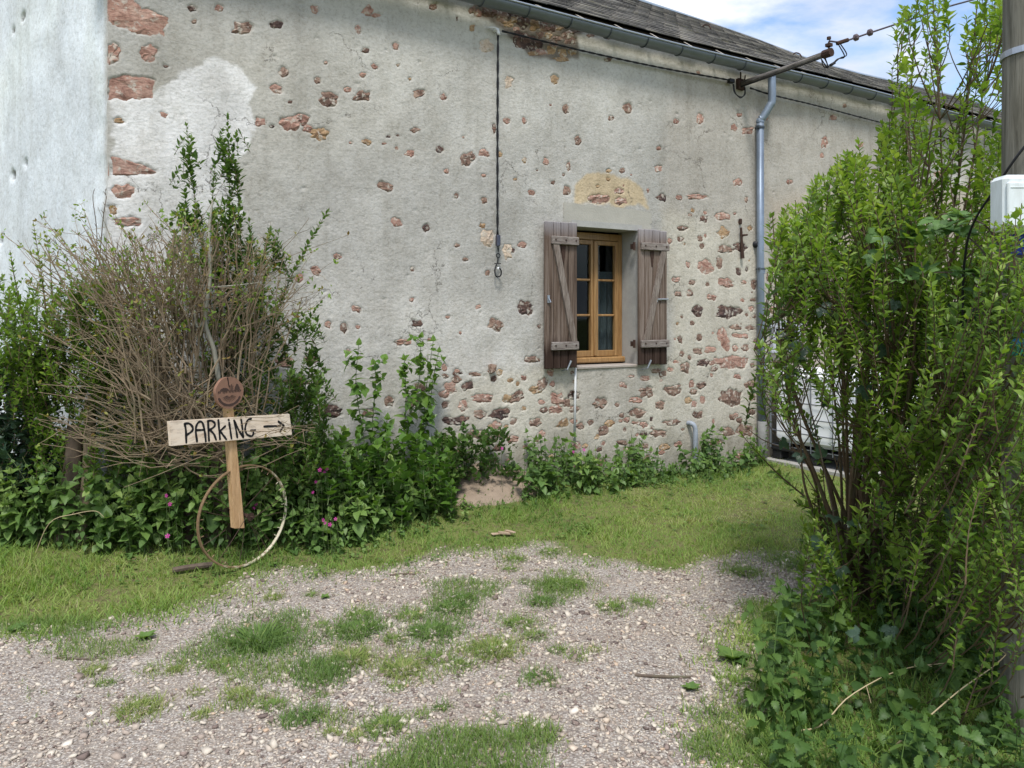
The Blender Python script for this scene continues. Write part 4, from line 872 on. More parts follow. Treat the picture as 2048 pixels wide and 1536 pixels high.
b = MB(); b.tube([T_+(0, .06, 0), T_+(0, -.03, 0)], .042, 10); b.tube([T_+(0, 0, .0), T_+(0, 0, .11)], .009, 6); b.box(T_+(0, .0, .075), (.05, .05, .03)); b.tube([T_+(0, 0, .13), T_+(0, 0, .155)], .02, 8); b.build('end_fitting', M_IRON, e)
for i in range(2):
    b = MB(); b.tube(spline([T_+(.02*i, .06, -.02), T_+(.05, .05, -.10), T_+(-.02+.05*i, .04, -.13), T_+(-.05, .05, -.05)], 14), .0055, 5); b.build('loop_wire', M_BLK, e, smooth=True)
bx_ = W(1462, 162, .05); b = MB(); b.bbox(bx_, (.075, .05, .045), .006); b.build('junction', M_BLK, e)
q0, q1 = W(1466, 168, .05), W(1490, 175, .05); b = MB()
for k in (0, .012): b.tube(spline([q0+(k, 0, 0), q0+(.01+k, -.01, -.09), (q0+q1)/2+(0, -.02, -.125-k), q1+(-.01-k, -.01, -.08), q1], 18), .0055, 5)
b.build('drip_loop', M_BLK, e, smooth=True)
# overhead line leaving to the right
Tw = L2W(T_+(0, 0, .115)); e = empty('power_line', tuple(Tw), 0, 'overhead power line rising from the bracket end across the sky', 'cable')
pts = [P3(u, v, Y)-Tw for u, v, Y in ((1657, 92, 7.45), (1683, 84, 7.47), (1712, 75, 7.48), (1745, 64, 7.5), (1830, 36, 7.6), (1937, 2, 7.9), (2250, -75, 8.6), (2900, -190, 10))]; pts[0] = np.zeros(3)
b = MB(); b.tube(spline(pts, 40), .0085, 6); b.build('wire', simple('line_wire', (.07, .055, .065), .6, .2, .2, 30, 0), e, smooth=True)
for (u, v) in ((1712, 75), (1740, 65)):
    c0 = P3(u, v, 7.49)-Tw; b = MB(); d_ = nrm(pts[3]-pts[1]); b.tube([c0-d_*.03, c0-d_*.012, c0+d_*.012, c0+d_*.03], [.012, .034, .034, .012], 8); b.build('insulator', simple('brown_porcelain', (.10, .075, .08), .4, 0, .2, 30, 0) if 'brown_porcelain' not in bpy.data.materials else bpy.data.materials['brown_porcelain'], e)
c0 = P3(1683, 84, 7.47)-Tw; b = MB(); b.tube([c0-d_*.05, c0+d_*.07], .020, 8); b.build('line_clamp', M_IRON, e)
b = MB(); b.tube(spline([c0-d_*.04, c0+(.03, 0, -.14), P3(1675, 118, 7.45)-Tw, P3(1664, 128, 7.45)-Tw, P3(1652, 136, 7.5)-Tw], 20), .006, 5); b.tube(spline([c0-d_*.02, c0+(.05, 0, -.12), P3(1680, 116, 7.45)-Tw, P3(1668, 126, 7.45)-Tw], 20), .006, 5)
a2, b2 = P3(1670, 125, 7.45)-Tw, P3(1660, 131, 7.45)-Tw; b.tube([a2, b2], .014, 7); b.build('jumper', M_BLK, e, smooth=True)
# rusty strap on the wall
e = on_wall('iron_strap', 'rusty iron strap with a cross pin fixed upright beside the downpipe', 'iron bar'); p, q = W(1482, 455, .03), W(1485, 517, .03)
b = MB(); b.tube([p, (p+q)/2, q], [.013, .015, .022], 6); b.build('bar', M_IRON, e); r_ = W(1484, 470, .04); b = MB(); b.tube([r_+(0, 0, -.005), r_+(.065, -.02, .004)], [.014, .009], 6); b.build('pin', M_IRON, e)
p = W(1481, 443, .012); b = MB(); b.bbox(p, (.03, .03, .06), .006); b.build('upper_lug', M_IRON, e)
e = on_wall('wall_sleeve', 'short black pipe stub poking out of the wall behind the downpipe', 'pipe'); p = W(1510, 489, .0)
an = np.arange(14)*2*math.pi/14; b = MB(); V = [(p[0]+r*math.cos(a), y, p[2]+r*math.sin(a)) for (r, y) in ((.038, .05), (.038, -.06), (.031, -.06), (.031, .05)) for a in an]; b.add(V, [(k*14+i, k*14+(i+1) % 14, k*14+14+(i+1) % 14, k*14+14+i) for k in range(3) for i in range(14)]); b.build('sleeve', M_BLK, e, smooth=True)
e = on_wall('conduit', 'thin pale plastic conduit running down from the window sill', 'pipe'); p, q = W(1151, 736, .03), W(1149, 885, .03)
b = MB(); b.tube([p, q], .0115, 8); b.build('tube', simple('pale_pvc', (.52, .53, .52), .5, 0, .2, 6, 0), e, smooth=True); r_ = W(1150, 783, .03); b = MB(); b.box(r_+(0, .01, 0), (.04, .03, .014)); b.build('clip', M_IRON, e)
e = on_wall('waste_pipe', 'grey waste pipe elbow coming out low on the wall above the weeds', 'pipe'); p, q = W(1386, 846, .04), W(1391, 882, .08)
b = MB(); b.tube(spline([p+(-.03, .05, -.005), p+(-.02, .0, -.005), p+(.0, -.03, -.05), q+(0, 0, -.03), q+(0, 0, -.3)], 16), .026, 10); b.build('elbow', simple('grey_pvc', (.27, .30, .34), .5, 0, .25, 8, 0), e, smooth=True)
# stone boss sticking out of the wall
p = W(983, 737, .02); b = MB(); tv, tf = cube_t(11); b.add(tv*np.array([.045, .06, .075])+p, tf.tolist()); o = b.build('stone', M_ST['b'], wall); 

# ================================================================== WATER TANK
ts0 = W(1541, 800, .14)[0]; tz1 = W(1545, 738, .14)[2]; tz0 = W(1542, 893, .14)[2]
tank = on_wall('water_tank', 'white plastic water tank in a grey wire cage standing behind the bush', 'tank')
TW, TD = 1.2, 1.05; ta, tb = ts0, ts0+TW; ya, yb_ = -.14-TD, -.14
M_TK = simple('white_tank', (.87, .88, .90), .45, 0, .05, 3, .02); M_CG = simple('cage_steel', (.20, .215, .24), .45, .6, .2, 20, .1); M_PB = simple('black_pallet', (.018, .018, .02), .6, 0, .3, 20, .1)
b = MB(); b.bbox(((ta+tb)/2, (ya+yb_)/2, (tz0+tz1)/2+.03), (TW-.04, TD-.04, tz1-tz0-.06), .05); b.build('bottle', M_TK, tank)
b = MB(); b.bbox(((ta+tb)/2, (ya+yb_)/2, tz0-.0), (TW, TD, .05), .01)
b.build('pallet_deck', M_PB, tank)
for yy_ in (ya+.07, (ya+yb_)/2, yb_-.07):
    for xx_ in (ta+.08, (ta+tb)/2, tb-.08): MB().bbox((xx_, yy_, (tz0-.025)/2+.03), (.14, .12, max(.04, tz0-.085)), .01).build('pallet_foot', M_PB, tank)
for k in range(6):
    z = tz0+.03+(tz1-tz0-.05)*k/5
    b = MB(); b.tube([(ta, ya, z), (ta, yb_, z), (tb, yb_, z), (tb, ya, z)], .0065, 6, closed=True, flat=(.1, .1, 1)); b.build('cage_bar', M_CG, tank)
for k in range(5):
    f = k/4
    for xx_ in (ta, tb): MB().tube([(xx_-(.006 if xx_ == ta else -.006), ya+TD*f, tz0), (xx_-(.006 if xx_ == ta else -.006), ya+TD*f, tz1)], .0065, 6).build('cage_bar', M_CG, tank)
    for yy_ in (ya, yb_): MB().tube([(ta+TW*f, yy_-.006, tz0), (ta+TW*f, yy_-.006, tz1)], .008, 6).build('cage_bar', M_CG, tank)
b = MB(); b.tube([((ta+tb)/2, (ya+yb_)/2, tz1-.02), ((ta+tb)/2, (ya+yb_)/2, tz1+.04)], .09, 14); b.build('filler_cap', M_PB, tank)
o = on_wall('concrete_block', 'low concrete block under the water tank', 'block'); MB().bbox(((ta+tb)/2, (ya+yb_)/2, .0), (TW+.1, TD+.1, .10), .01).build('slab', simple('concrete', (.33, .32, .30), .9, 0, .25, 15, .4), o)

# ================================================================== PARKING SIGN
TH = math.radians(54); eS = np.array([math.cos(TH), math.sin(TH)]); mS = np.array([math.sin(TH), -math.cos(TH)])
gS = onG(487, 1133)
def SP(u, v, n=0.0):
    a = (u-CX)/F; bq = (HOR-v)/F; t = (mS@gS[:2]+n)/(mS[0]*a+mS[1]); P = np.array([a*t, t])-gS[:2]
    return np.array([eS@P, -n, CAMH+bq*t-gS[2]])
sign = empty('parking_sign', tuple(gS), TH, 'hand lettered wooden parking sign with arrow on a post fixed to an old bicycle wheel', 'sign')
m, c, nb, o_, sp, ro = wood_mat('pine_board', (.78, .65, .51), (.84, .73, .60), (.68, .52, .38), .6, (2, 40, 9), bump=.15)
kn = m.n('ShaderNodeTexVoronoi', {'Vector': m.coord('Object', (3.1, .1, 3.1), (.13, 0, .2)), 'Scale': 1.0}).outputs['Distance']
c = m.mix(m.ramp(kn, [(.0, .75), (.055, .25), (.11, 0.)]), c, (.40, .20, .12)); M_PN = m.done(c, .6, nb, 0, .25)
m, c, nb, o_, sp, ro = wood_mat('pine_post', (.52, .33, .17), (.62, .42, .24), (.38, .21, .10), .65, (40, 40, 2.5), bump=.3); M_PO = m.done(c, .65, nb, 0, .25)
def slab(b, q, n0, n1):
    """quad of pixel corners -> plate between two offsets in front of the sign plane"""
    fr = [SP(u, v, n1) for u, v in q]; bk = [p+(0, n1-n0, 0) for p in fr]
    b.add(fr+bk, [(0, 1, 2, 3), (7, 6, 5, 4), (0, 4, 5, 1), (1, 5, 6, 2), (2, 6, 7, 3), (3, 7, 4, 0)]); return b
board = slab(MB(), [(338, 843), (579, 828), (584, 870), (342, 892)], .016, .038).build('board', M_PN, sign, fixn=True)
slab(MB(), [(452, 786), (464, 786), (489, 1056), (470, 1057)], -.030, .0155).build('post', M_PO, sign, fixn=True)
def ZS(x, y): return 320+x/6.827, 730+y/6.827
STR = [[(335,800),(352,890),(358,1060)], [(335,800),(400,800),(445,850),(440,895),(400,930),(352,965)],
 [(505,1045),(487,900),(500,820),(535,775),(575,785),(600,860),(615,950),(625,1045)], [(490,890),(605,885)],
 [(655,770),(668,1035)], [(650,765),(700,760),(745,790),(745,830),(710,865),(665,890)], [(680,885),(735,945),(765,1020)],
 [(795,750),(818,1015)], [(890,835),(815,905)], [(820,905),(860,955),(905,1015)], [(934,746),(940,754)], [(943,785),(960,900),(975,1005)],
 [(1055,990),(1035,870),(1010,755)], [(1010,755),(1070,880),(1135,990)], [(1135,990),(1125,880),(1108,745)],
 [(1245,735),(1205,745),(1175,800),(1162,880),(1185,945),(1240,970),(1270,950),(1275,895)], [(1235,895),(1300,890)], [(1420,840),(1640,830)], [(1615,770),(1690,828)], [(1690,828),(1640,905)]]
def ribbon(b, pts, hw, y, th=.0012, n=None):
    P = spline(pts, n or max(6, 4*len(pts))); P[:, 1] = 0; tg = nrm(np.gradient(P, axis=0)); nn = np.stack([-tg[:, 2], 0*tg[:, 0], tg[:, 0]], -1)
    # rounded ends
    wds = np.full(len(P), hw); P = np.vstack([P[0]-tg[0]*hw*.8, P, P[-1]+tg[-1]*hw*.8]); nn = np.vstack([nn[0], nn, nn[-1]]); wds = np.concatenate([[hw*.45], wds*(1+.12*np.sin(np.arange(len(wds)))), [hw*.45]])
    a = P+nn*wds[:, None]; c_ = P-nn*wds[:, None]; a[:, 1] = y; c_[:, 1] = y; a2 = a+(0, -th, 0); c2 = c_+(0, -th, 0); k = len(P)
    V = np.concatenate([a2, c2, a, c_]); Fc = []
    for i in range(k-1): Fc += [(i, i+1, k+i+1, k+i), (i, 2*k+i, 2*k+i+1, i+1), (k+i, k+i+1, 3*k+i+1, 3*k+i)]
    b.add(V, Fc)
M_INK = simple('black_marker', (.012, .012, .014), .5, 0, .2, 50, 0)
for grp in ([0, 1], [2, 3], [4, 5, 6], [7, 8, 9], [10, 11], [12, 13, 14], [15, 16], [17, 18, 19]):
    b = MB()
    for i in grp: ribbon(b, [SP(*ZS(*q), .038) for q in STR[i]], .0064 if i < 17 else .007, -.0382)
    b.build('letter' if 17 not in grp else 'arrow', M_INK, board, fixn=True)
# medallion: slice of a log with a burnt emblem
mc = SP(457, 785, .03); mr = np.linalg.norm(SP(486, 786, .03)-SP(428, 784, .03))/2; mrz = abs(SP(457, 755, .03)[2]-SP(457, 815, .03)[2])/2; mr = (mr+mrz)/2
m = NT('log_slice'); v = m.n('ShaderNodeVectorMath', {0: m.coord('Object'), 1: (-mc[0], 0, -mc[2])}, operation='ADD').outputs[0]
ds = m.n('ShaderNodeVectorMath', {0: m.n('ShaderNodeVectorMath', {0: v, 1: (1, 0, 1)}, operation='MULTIPLY').outputs[0]}, operation='LENGTH').outputs['Value']
rg = m.math('SINE', m.math('ADD', m.math('MULTIPLY', ds, 900.0), m.math('MULTIPLY', m.noise(v, 20, 3), 6.0)))
c = m.mix(m.math('MULTIPLY', m.math('ADD', rg, 1.0), .5), (.16, .09, .06), (.215, .125, .085)); c = m.mix(m.noise(v, 30, 5), c, m.mix(1.0, c, (1.5, 1.4, 1.4), 'MULTIPLY'))
M_LOG = m.done(c, .6, m.bump(rg, .15, .002), 0, .3)
rim_ = [(mc[0]+mr*(1+.02*math.sin(3*a+1)+.012*math.sin(7*a))*math.cos(a), mc[2]+mr*(1+.02*math.sin(3*a+1)+.012*math.sin(7*a))*math.sin(a)) for a in np.linspace(0, 2*math.pi, 40, endpoint=False)]
med = MB().prism(rim_, -.042, -.016).build('medallion', M_LOG, sign, fixn=True)
M_BURN = simple('burnt_wood', (.058, .034, .027), .8, 0, .3, 60, 0)
def md(x, z): return np.array([mc[0]+x*mr, 0, mc[2]+z*mr])
b = MB(); ribbon(b, [md(.80*math.cos(a)-.02, -.05+.74*math.sin(a)) for a in np.linspace(-2.75, -.39, 12)], mr*.075, -.0425, .0008, 26); b.build('emblem_arc', M_BURN, med, fixn=True)
for a in np.linspace(-2.7, -.45, 11):
    b = MB(); ribbon(b, [md(.18*math.cos(a)-.02, -.1+.16*math.sin(a)), md(.52*math.cos(a)-.02, -.1+.48*math.sin(a))], mr*.012, -.0425, .0008, 3); b.build('emblem_ray', M_BURN, med, fixn=True)
b = MB()
for k in range(15):                                   # one worn, no longer legible line of burnt capitals
    xk = -.80+1.56*k/14
    if k in (2, 6): continue
    ribbon(b, [md(xk-.02, -.02+.02*(k % 2)), md(xk+.0, .085)], mr*.016, -.0425, .0008, 3); ribbon(b, [md(xk-.02, .08-.07*(k % 3 == 0)), md(xk+.055, .08-.05*(k % 2))], mr*.014, -.0425, .0008, 3)
b.build('burnt_lettering', M_BURN, med, fixn=True)
b = MB(); ribbon(b, [md(-.82, .125), md(.80, .12)], mr*.012, -.0425, .0008, 4); 
def pat(b, pl):
    V = [md(*q) for q in pl]; k = len(V); b.add([p+(0, -.0425, 0) for p in V]+[p+(0, -.0433, 0) for p in V], [tuple(range(k))[::-1], tuple(range(k, 2*k))]+[(i_, (i_+1) % k, (i_+1) % k+k, i_+k) for i_ in range(k)])
pat(b, [(-.70, .15), (-.62, .27), (-.45, .33), (-.25, .31), (-.10, .24), (-.06, .15)]); pat(b, [(.34, .15), (.38, .34), (.50, .54), (.60, .50), (.70, .30), (.74, .15)])
for x_, h_ in ((.02, .46), (.12, .52), (.22, .44)): pat(b, [(x_-.028, .15), (x_+.028, .15), (x_+.028, h_), (x_-.028, h_)])
b.build('emblem_hills', M_BURN, med, fixn=True)
b = MB(); V = [md(-.20, .98), md(-.12, .98), md(-.02, .34), md(-.06, .34)]; b.add([p+(0, -.0424, 0) for p in V]+[p+(0, -.0432, 0) for p in V], [(3, 2, 1, 0), (4, 5, 6, 7), (0, 1, 5, 4), (2, 3, 7, 6)]); b.build('split', simple('split_dark', (.008, .006, .006), .95, 0, 0, 5, 0), med, fixn=True)
# wheel
wc = SP(488, 1033); wr = (SP(488, 931)[2]-SP(488, 1134)[2])/2; wc[2] = wr+.0
wheel = empty('wheel', (0, 0, 0)); wheel.parent = sign
m = NT('old_rim'); v = m.coord('Object'); n1 = m.noise(v, 42, 5, .7); n2 = m.noise(v, 3.0, 3)
chip = m.ramp(m.math('ADD', m.math('MULTIPLY', n1, .75), m.math('MULTIPLY', n2, .45)), [(.60, 0.), (.66, 1.)])
xz = m.n('ShaderNodeSeparateXYZ', {0: v}); side = m.math('SUBTRACT', m.math('MULTIPLY', xz.outputs[0], 1.6), m.math('MULTIPLY', xz.outputs[2], .9))
chip = m.ramp(m.math('ADD', m.math('ADD', m.math('MULTIPLY', n1, .75), m.math('MULTIPLY', n2, .3)), m.math('MULTIPLY', side, .32)), [(.47, 0.), (.57, 1.)])
c = m.mix(m.noise(v, 70, 4), (.13, .08, .045), (.34, .235, .13)); c = m.mix(chip, c, (.62, .56, .42)); M_RM = m.done(c, .65, m.bump(n1, .4, .002), .25, .3)
NR = 72; prof = [(-.010, wr), (-.010, wr-.006), (-.006, wr-.011), (.006, wr-.011), (.010, wr-.006), (.010, wr), (.007, wr), (.005, wr-.005), (-.005, wr-.005), (-.007, wr)]; V = []; Fc = []; k = len(prof)
for i in range(NR):
    a = 2*math.pi*i/NR; wob = 1+.006*math.sin(2*a+1)
    for y, r in prof: V.append((wc[0]+r*wob*math.cos(a), y, wc[2]+r*wob*math.sin(a)))
for i in range(NR):
    j = (i+1) % NR
    for q in range(k): Fc.append((i*k+q, i*k+(q+1) % k, j*k+(q+1) % k, j*k+q))
MB().add(V, Fc).build('rim', M_RM, wheel, fixn=True)
hb = SP(492, 1031); b = MB(); b.tube([hb+(0, .05, 0), hb+(0, .03, 0), hb+(0, -.03, 0), hb+(0, -.05, 0)], [.026, .013, .013, .026], 10); b.tube([hb+(0, .08, 0), hb+(0, -.08, 0)], .006, 6); b.build('hub', M_IRON, wheel)
M_SPK = simple('spoke_rust', (.075, .048, .034), .7, .3, .4, 60, 0)
for i in range(36):
    a = 2*math.pi*(i+.3)/36; end = np.array([wc[0]+(wr-.016)*math.cos(a), 0, wc[2]+(wr-.016)*math.sin(a)]); b = MB()
    if random.random() < .52:
        st_ = hb+np.array([.022*math.cos(a+1.2*(-1)**i), .04*(-1)**i, .022*math.sin(a+1.2*(-1)**i)])
        if random.random() < .22: st_ = st_+(end-st_)*random.uniform(.2, .5)
        mid_ = (st_+end)/2+RNG.normal(0, .006, 3); b.tube(spline([st_, mid_, end], 7), .0022, 5); b.build('spoke', M_SPK, wheel)
    else:
        d_ = nrm(hb-end); b.tube([end, end+d_*.018], .003, 5); b.build('nipple', M_RM, wheel)

# ================================================================== UTILITY POLE, METER BOX
pc = np.array([P3(2013, 700, 2.98)[0]+.11, 2.98]); m, c, nb, o_, sp, ro = wood_mat('pole_wood', (.145, .14, .115), (.24, .23, .195), (.07, .066, .052), .9, (22, 22, .9), bump=.8); M_PL2 = m.done(c, .9, nb, 0, .15)
pole = empty('utility_pole', (pc[0], pc[1], 0), 0, 'grey weathered wooden utility pole at the right edge behind the bush', 'pole')
b = MB(); zs = np.linspace(-.2, 7.5, 24); b.tube([(.004*math.sin(z*2), 0, z) for z in zs], .118-.0045*(zs+.2), 20); b.build('shaft', M_PL2, pole, smooth=True)
zb_ = CAMH+(HOR-90)/F*2.88; b = MB(); b.tube([(0, 0, zb_-.012), (0, 0, zb_+.012)], .116, 20); b.build('band', M_ZN, pole)
def plate(name, u0, v0, u1, v1, Yp, th, mat, parent, bev=.008):
    a, c_ = P3(u0, v0, Yp), P3(u1, v1, Yp); b = MB(); b.bbox(((a[0]+c_[0])/2-pc[0], Yp+th/2-pc[1], (a[2]+c_[2])/2), (abs(c_[0]-a[0]), th, abs(a[2]-c_[2])), bev); return b.build(name, mat, parent)
m = NT('cabinet_plastic'); v = m.coord('Object'); c = m.mix(m.ramp(m.noise(m.coord('Object', (6, 6, 1.2)), 5, 6, .7), [(.42, 0.), (.7, .6)]), (.68, .73, .74), (.45, .47, .44)); M_MB = m.done(c, .5, m.bump(m.noise(v, 90, 4), .15, .002), 0, .3)
box = empty('meter_box', (pc[0], pc[1], 0), 0, 'pale grey plastic meter box fixed to the pole', 'meter box')
plate('case', 2010, 348, 2110, 460, 2.76, .10, M_MB, box, .016); plate('lid', 2016, 364, 2106, 452, 2.752, .012, M_MB, box, .006)
plate('hinge_strip', 2022, 374, 2102, 375, 2.7495, .005, M_MB, box, .001)
for nm, u0, v0, u1, v1, cc, lab in (('pole_plate', 2022, 468, 2090, 510, (.01, .03, .30), 'small blue plate on the pole under the meter box'), ('pole_plate', 2020, 640, 2090, 712, (.01, .13, .28), 'blue and green plate lower down on the pole')):
    e = empty(nm, (pc[0], pc[1], 0), 0, lab, 'plate'); plate('face', u0, v0, u1, v1, 2.862, .006, simple('plate_%d' % v0, cc, .5, 0, .2, 10, 0), e, .002)
    if v0 == 640: plate('band', u0+1, 688, u1-1, 711, 2.859, .003, simple('plate_green', (.01, .14, .09), .5, 0, .2, 10, 0), e, .001)
e = empty('pole_cable', (pc[0], pc[1], 0), 0, 'black cable slanting from the pole down behind the meter box into the bush', 'cable'); b = MB()
b.tube(spline([P3(u, v, Y)-np.array([pc[0], pc[1], 0]) for u, v, Y in ((2075, 262, 2.86), (2030, 318, 2.9), (1985, 385, 3.0), (1950, 440, 3.1), (1932, 500, 3.2), (1925, 620, 3.3), (1930, 900, 3.35))], 30), .005, 6); b.build('strand', M_BLK, e, smooth=True)
# ================================================================== VEGETATION
PRIVET = leafmat('privet_leaf', [(0, (.065, .12, .026)), (.45, (.135, .22, .036)), (.8, (.205, .305, .05)), (1, (.29, .37, .08))], .42, .38)
PRIVET_D = leafmat('privet_leaf_dark', [(0, (.04, .08, .022)), (.5, (.075, .14, .03)), (1, (.13, .21, .045))])
NETTLE = leafmat('nettle_leaf', [(0, (.055, .11, .032)), (.5, (.12, .205, .054)), (.85, (.18, .275, .072)), (1, (.25, .33, .10))], .5)
NETTLE_O = leafmat('nettle_leaf_single', [(0, (.045, .095, .026)), (.5, (.08, .15, .038)), (1, (.13, .21, .052))], .5, obj=True)
LILAC = leafmat('lilac_leaf', [(0, (.055, .125, .026)), (.5, (.11, .205, .036)), (1, (.18, .28, .058))], .38)
BUD = leafmat('bud_leaf', [(0, (.20, .11, .03)), (.4, (.26, .20, .05)), (.8, (.28, .27, .065)), (1, (.22, .28, .06))], .5)
DARKL = leafmat('bramble_leaf_dark', [(0, (.03, .062, .036)), (.6, (.06, .105, .06)), (1, (.11, .16, .10))], .35, .12)
BRAM_D = leafmat('bramble_old', [(0, (.035, .07, .04)), (1, (.075, .125, .075))], .35, .12, obj=True, spec=.5)
BRAM_L = leafmat('bramble_new', [(0, (.10, .19, .06)), (1, (.19, .30, .11))], .5, .3, obj=True)
GRASS = leafmat('grass_blade', [(0, (.11, .19, .05)), (.4, (.195, .30, .07)), (.75, (.31, .385, .115)), (.92, (.38, .36, .17)), (1, (.46, .41, .25))], .6, .35, spec=.2)
TUFT = leafmat('tuft_blade', [(0, (.11, .185, .055)), (.5, (.175, .255, .07)), (.85, (.27, .31, .10)), (1, (.38, .35, .18))], .55, .3, spec=.2)
def barkm(name, a, b_):
    m = NT(name); v = m.coord('Object'); n1 = m.noise(m.coord('Object', (1, 1, .25)), 60, 5, .7); n2 = m.noise(v, 8, 3)
    c = m.mix(n1, a, b_); c = m.mix(m.ramp(n2, [(.5, 0.), (.7, .5)]), c, (.13, .14, .08)); return m.done(c, .9, m.bump(n1, .6, .004), 0, .15)
TWIG = barkm('twig_bark', (.135, .095, .06), (.34, .265, .18)); BARK = barkm('old_bark', (.055, .04, .03), (.17, .13, .10)); GREENST = simple('green_stem', (.09, .12, .045), .7, 0, .3, 30, 0)
PSTEM = barkm('privet_bark', (.075, .052, .034), (.16, .11, .068)); STRAW = simple('dry_straw', (.42, .34, .20), .8, 0, .25, 40, 0)
rnd = random.uniform
def Ywall(u): return C0/(NX*(u-CX)/F+NY)
def shoot(mb, bt, pts, r0, r1, start, step, size, tint, spread=.9, n=None, sides=4, jitter=.3, decus=True, upk=1.0):
    """a tapering stem through pts with opposite leaf pairs"""
    L = float(np.sum(np.linalg.norm(np.diff(np.array(pts), axis=0), axis=1))); n = n or max(5, int(L/.06))
    P = spline(pts, n); mb.tube(P, np.linspace(r0, r1, n), sides, caps=False, t=rnd(0, 1))
    d = np.concatenate([[0], np.cumsum(np.linalg.norm(np.diff(P, axis=0), axis=1))]); L = d[-1]
    k = int((1-start)*L/step)
    if k < 1 or bt is None: return P
    dd = start*L+(np.arange(k)+rnd(0, .5))*step; dd = dd[dd < L]; k = len(dd)
    if k < 1: return P
    Q = np.stack([np.interp(dd, d, P[:, i]) for i in range(3)], -1); tg = nrm(np.stack([np.interp(dd, d, np.gradient(P, axis=0)[:, i]) for i in range(3)], -1))
    a = nrm(np.cross(tg, np.array([.3, .2, .9])+RNG.normal(0, .1, 3))); b_ = np.cross(tg, a)
    ph = rnd(0, 6.28)+np.arange(k)*(1.5708 if decus else 2.4)+RNG.normal(0, .25, k)
    f = (dd-start*L)/((1-start)*L+1e-9); sz = size*(.72+.5*np.sin(np.pi*np.clip(.15+.8*f, 0, 1)))*RNG.uniform(.55, 1.25, k); sz3 = np.stack([sz*RNG.uniform(.7, 1.3, k), sz, sz*RNG.uniform(.3, 2.2, k)], -1)
    for s_ in (0, math.pi):
        side = np.cos(ph+s_)[:, None]*a+np.sin(ph+s_)[:, None]*b_
        up_ = tg*(.55+.5*f[:, None])*(upk+(1-upk)*f[:, None]**3)
        D = side*spread+up_+RNG.normal(0, jitter*.9, (k, 3)); bt.add(Q+side*.003, D, tg*.9+np.array([0, 0, .35])-side*.2+RNG.normal(0, .28, (k, 3)), sz3, np.clip(tint+.25*(f-.5)+RNG.normal(0, .16, k), 0, 1))
    bt.add(Q[-1:], tg[-1:]+RNG.normal(0, .1, (1, 3)), np.array([[.4, -.8, .4]]), size*.8, min(1, tint+.2)); return P

# ---------------------------------------------------------------- right-hand privet bush
bush = empty('privet_bush', tuple(onG(1722, 1192)), 0, 'large loose green bush with tall upright shoots in the right foreground', 'bush')
B0 = np.array(bush.location); stem = MB(); LB = Batch(*LANCE)
sil = [(1795,30),(1835,-60),(1900,-60),(1885,120),(1872,230),(1905,235),(1925,90),(1940,-60),(2120,-60),(2120,1250),(1700,1230),(1660,1200),(1640,1130),(1605,1100),(1590,1030),(1620,960),(1570,930),(1545,880),(1530,800),(1500,700),(1545,640),(1575,600),(1555,500),(1535,425),(1600,385),(1650,335),(1700,290),(1760,245),(1790,190)]
mains = []
tips = [(1838,-50,4.2),(1865,-30,4.0),(1808,60,4.4),(1962,-60,4.1),(1990,10,3.9),(1945,120,4.3),(1780,230,4.4),(1705,300,4.5),(1655,345,4.4),(1590,400,4.3),(1545,430,4.2),(1560,540,4.0),(1600,600,4.7),(1545,650,4.0),(1508,700,3.9),(1525,790,4.2),(1880,240,3.8),(2040,300,3.7),(2060,120,4.0),(1740,480,3.7),(1830,420,3.6),(1930,520,3.5),(1990,620,3.5),(1680,620,3.8),(1790,700,3.6),(1900,820,3.5),(1760,330,4.9),(1850,300,4.9),(1920,380,5.0),(1600,830,4.0),(1990,980,3.6)]
for (u, v, Y) in tips:
    tp = P3(u, v, Y)-B0; bs = np.array([rnd(-.12, .12), rnd(-.10, .10), .02]); h = tp[2]
    lat = tp.copy(); lat[2] = 0
    m1 = bs+lat*.35+np.array([rnd(-.05, .05), rnd(-.05, .05), h*.30]); m2 = bs+lat*.72+np.array([rnd(-.05, .05), rnd(-.05, .05), h*.62])
    n = 26; P = spline([bs, m1, m2, tp], n); stem.tube(P, np.linspace(rnd(.010, .020), .0025, n), 5, caps=False); mains.append(P)
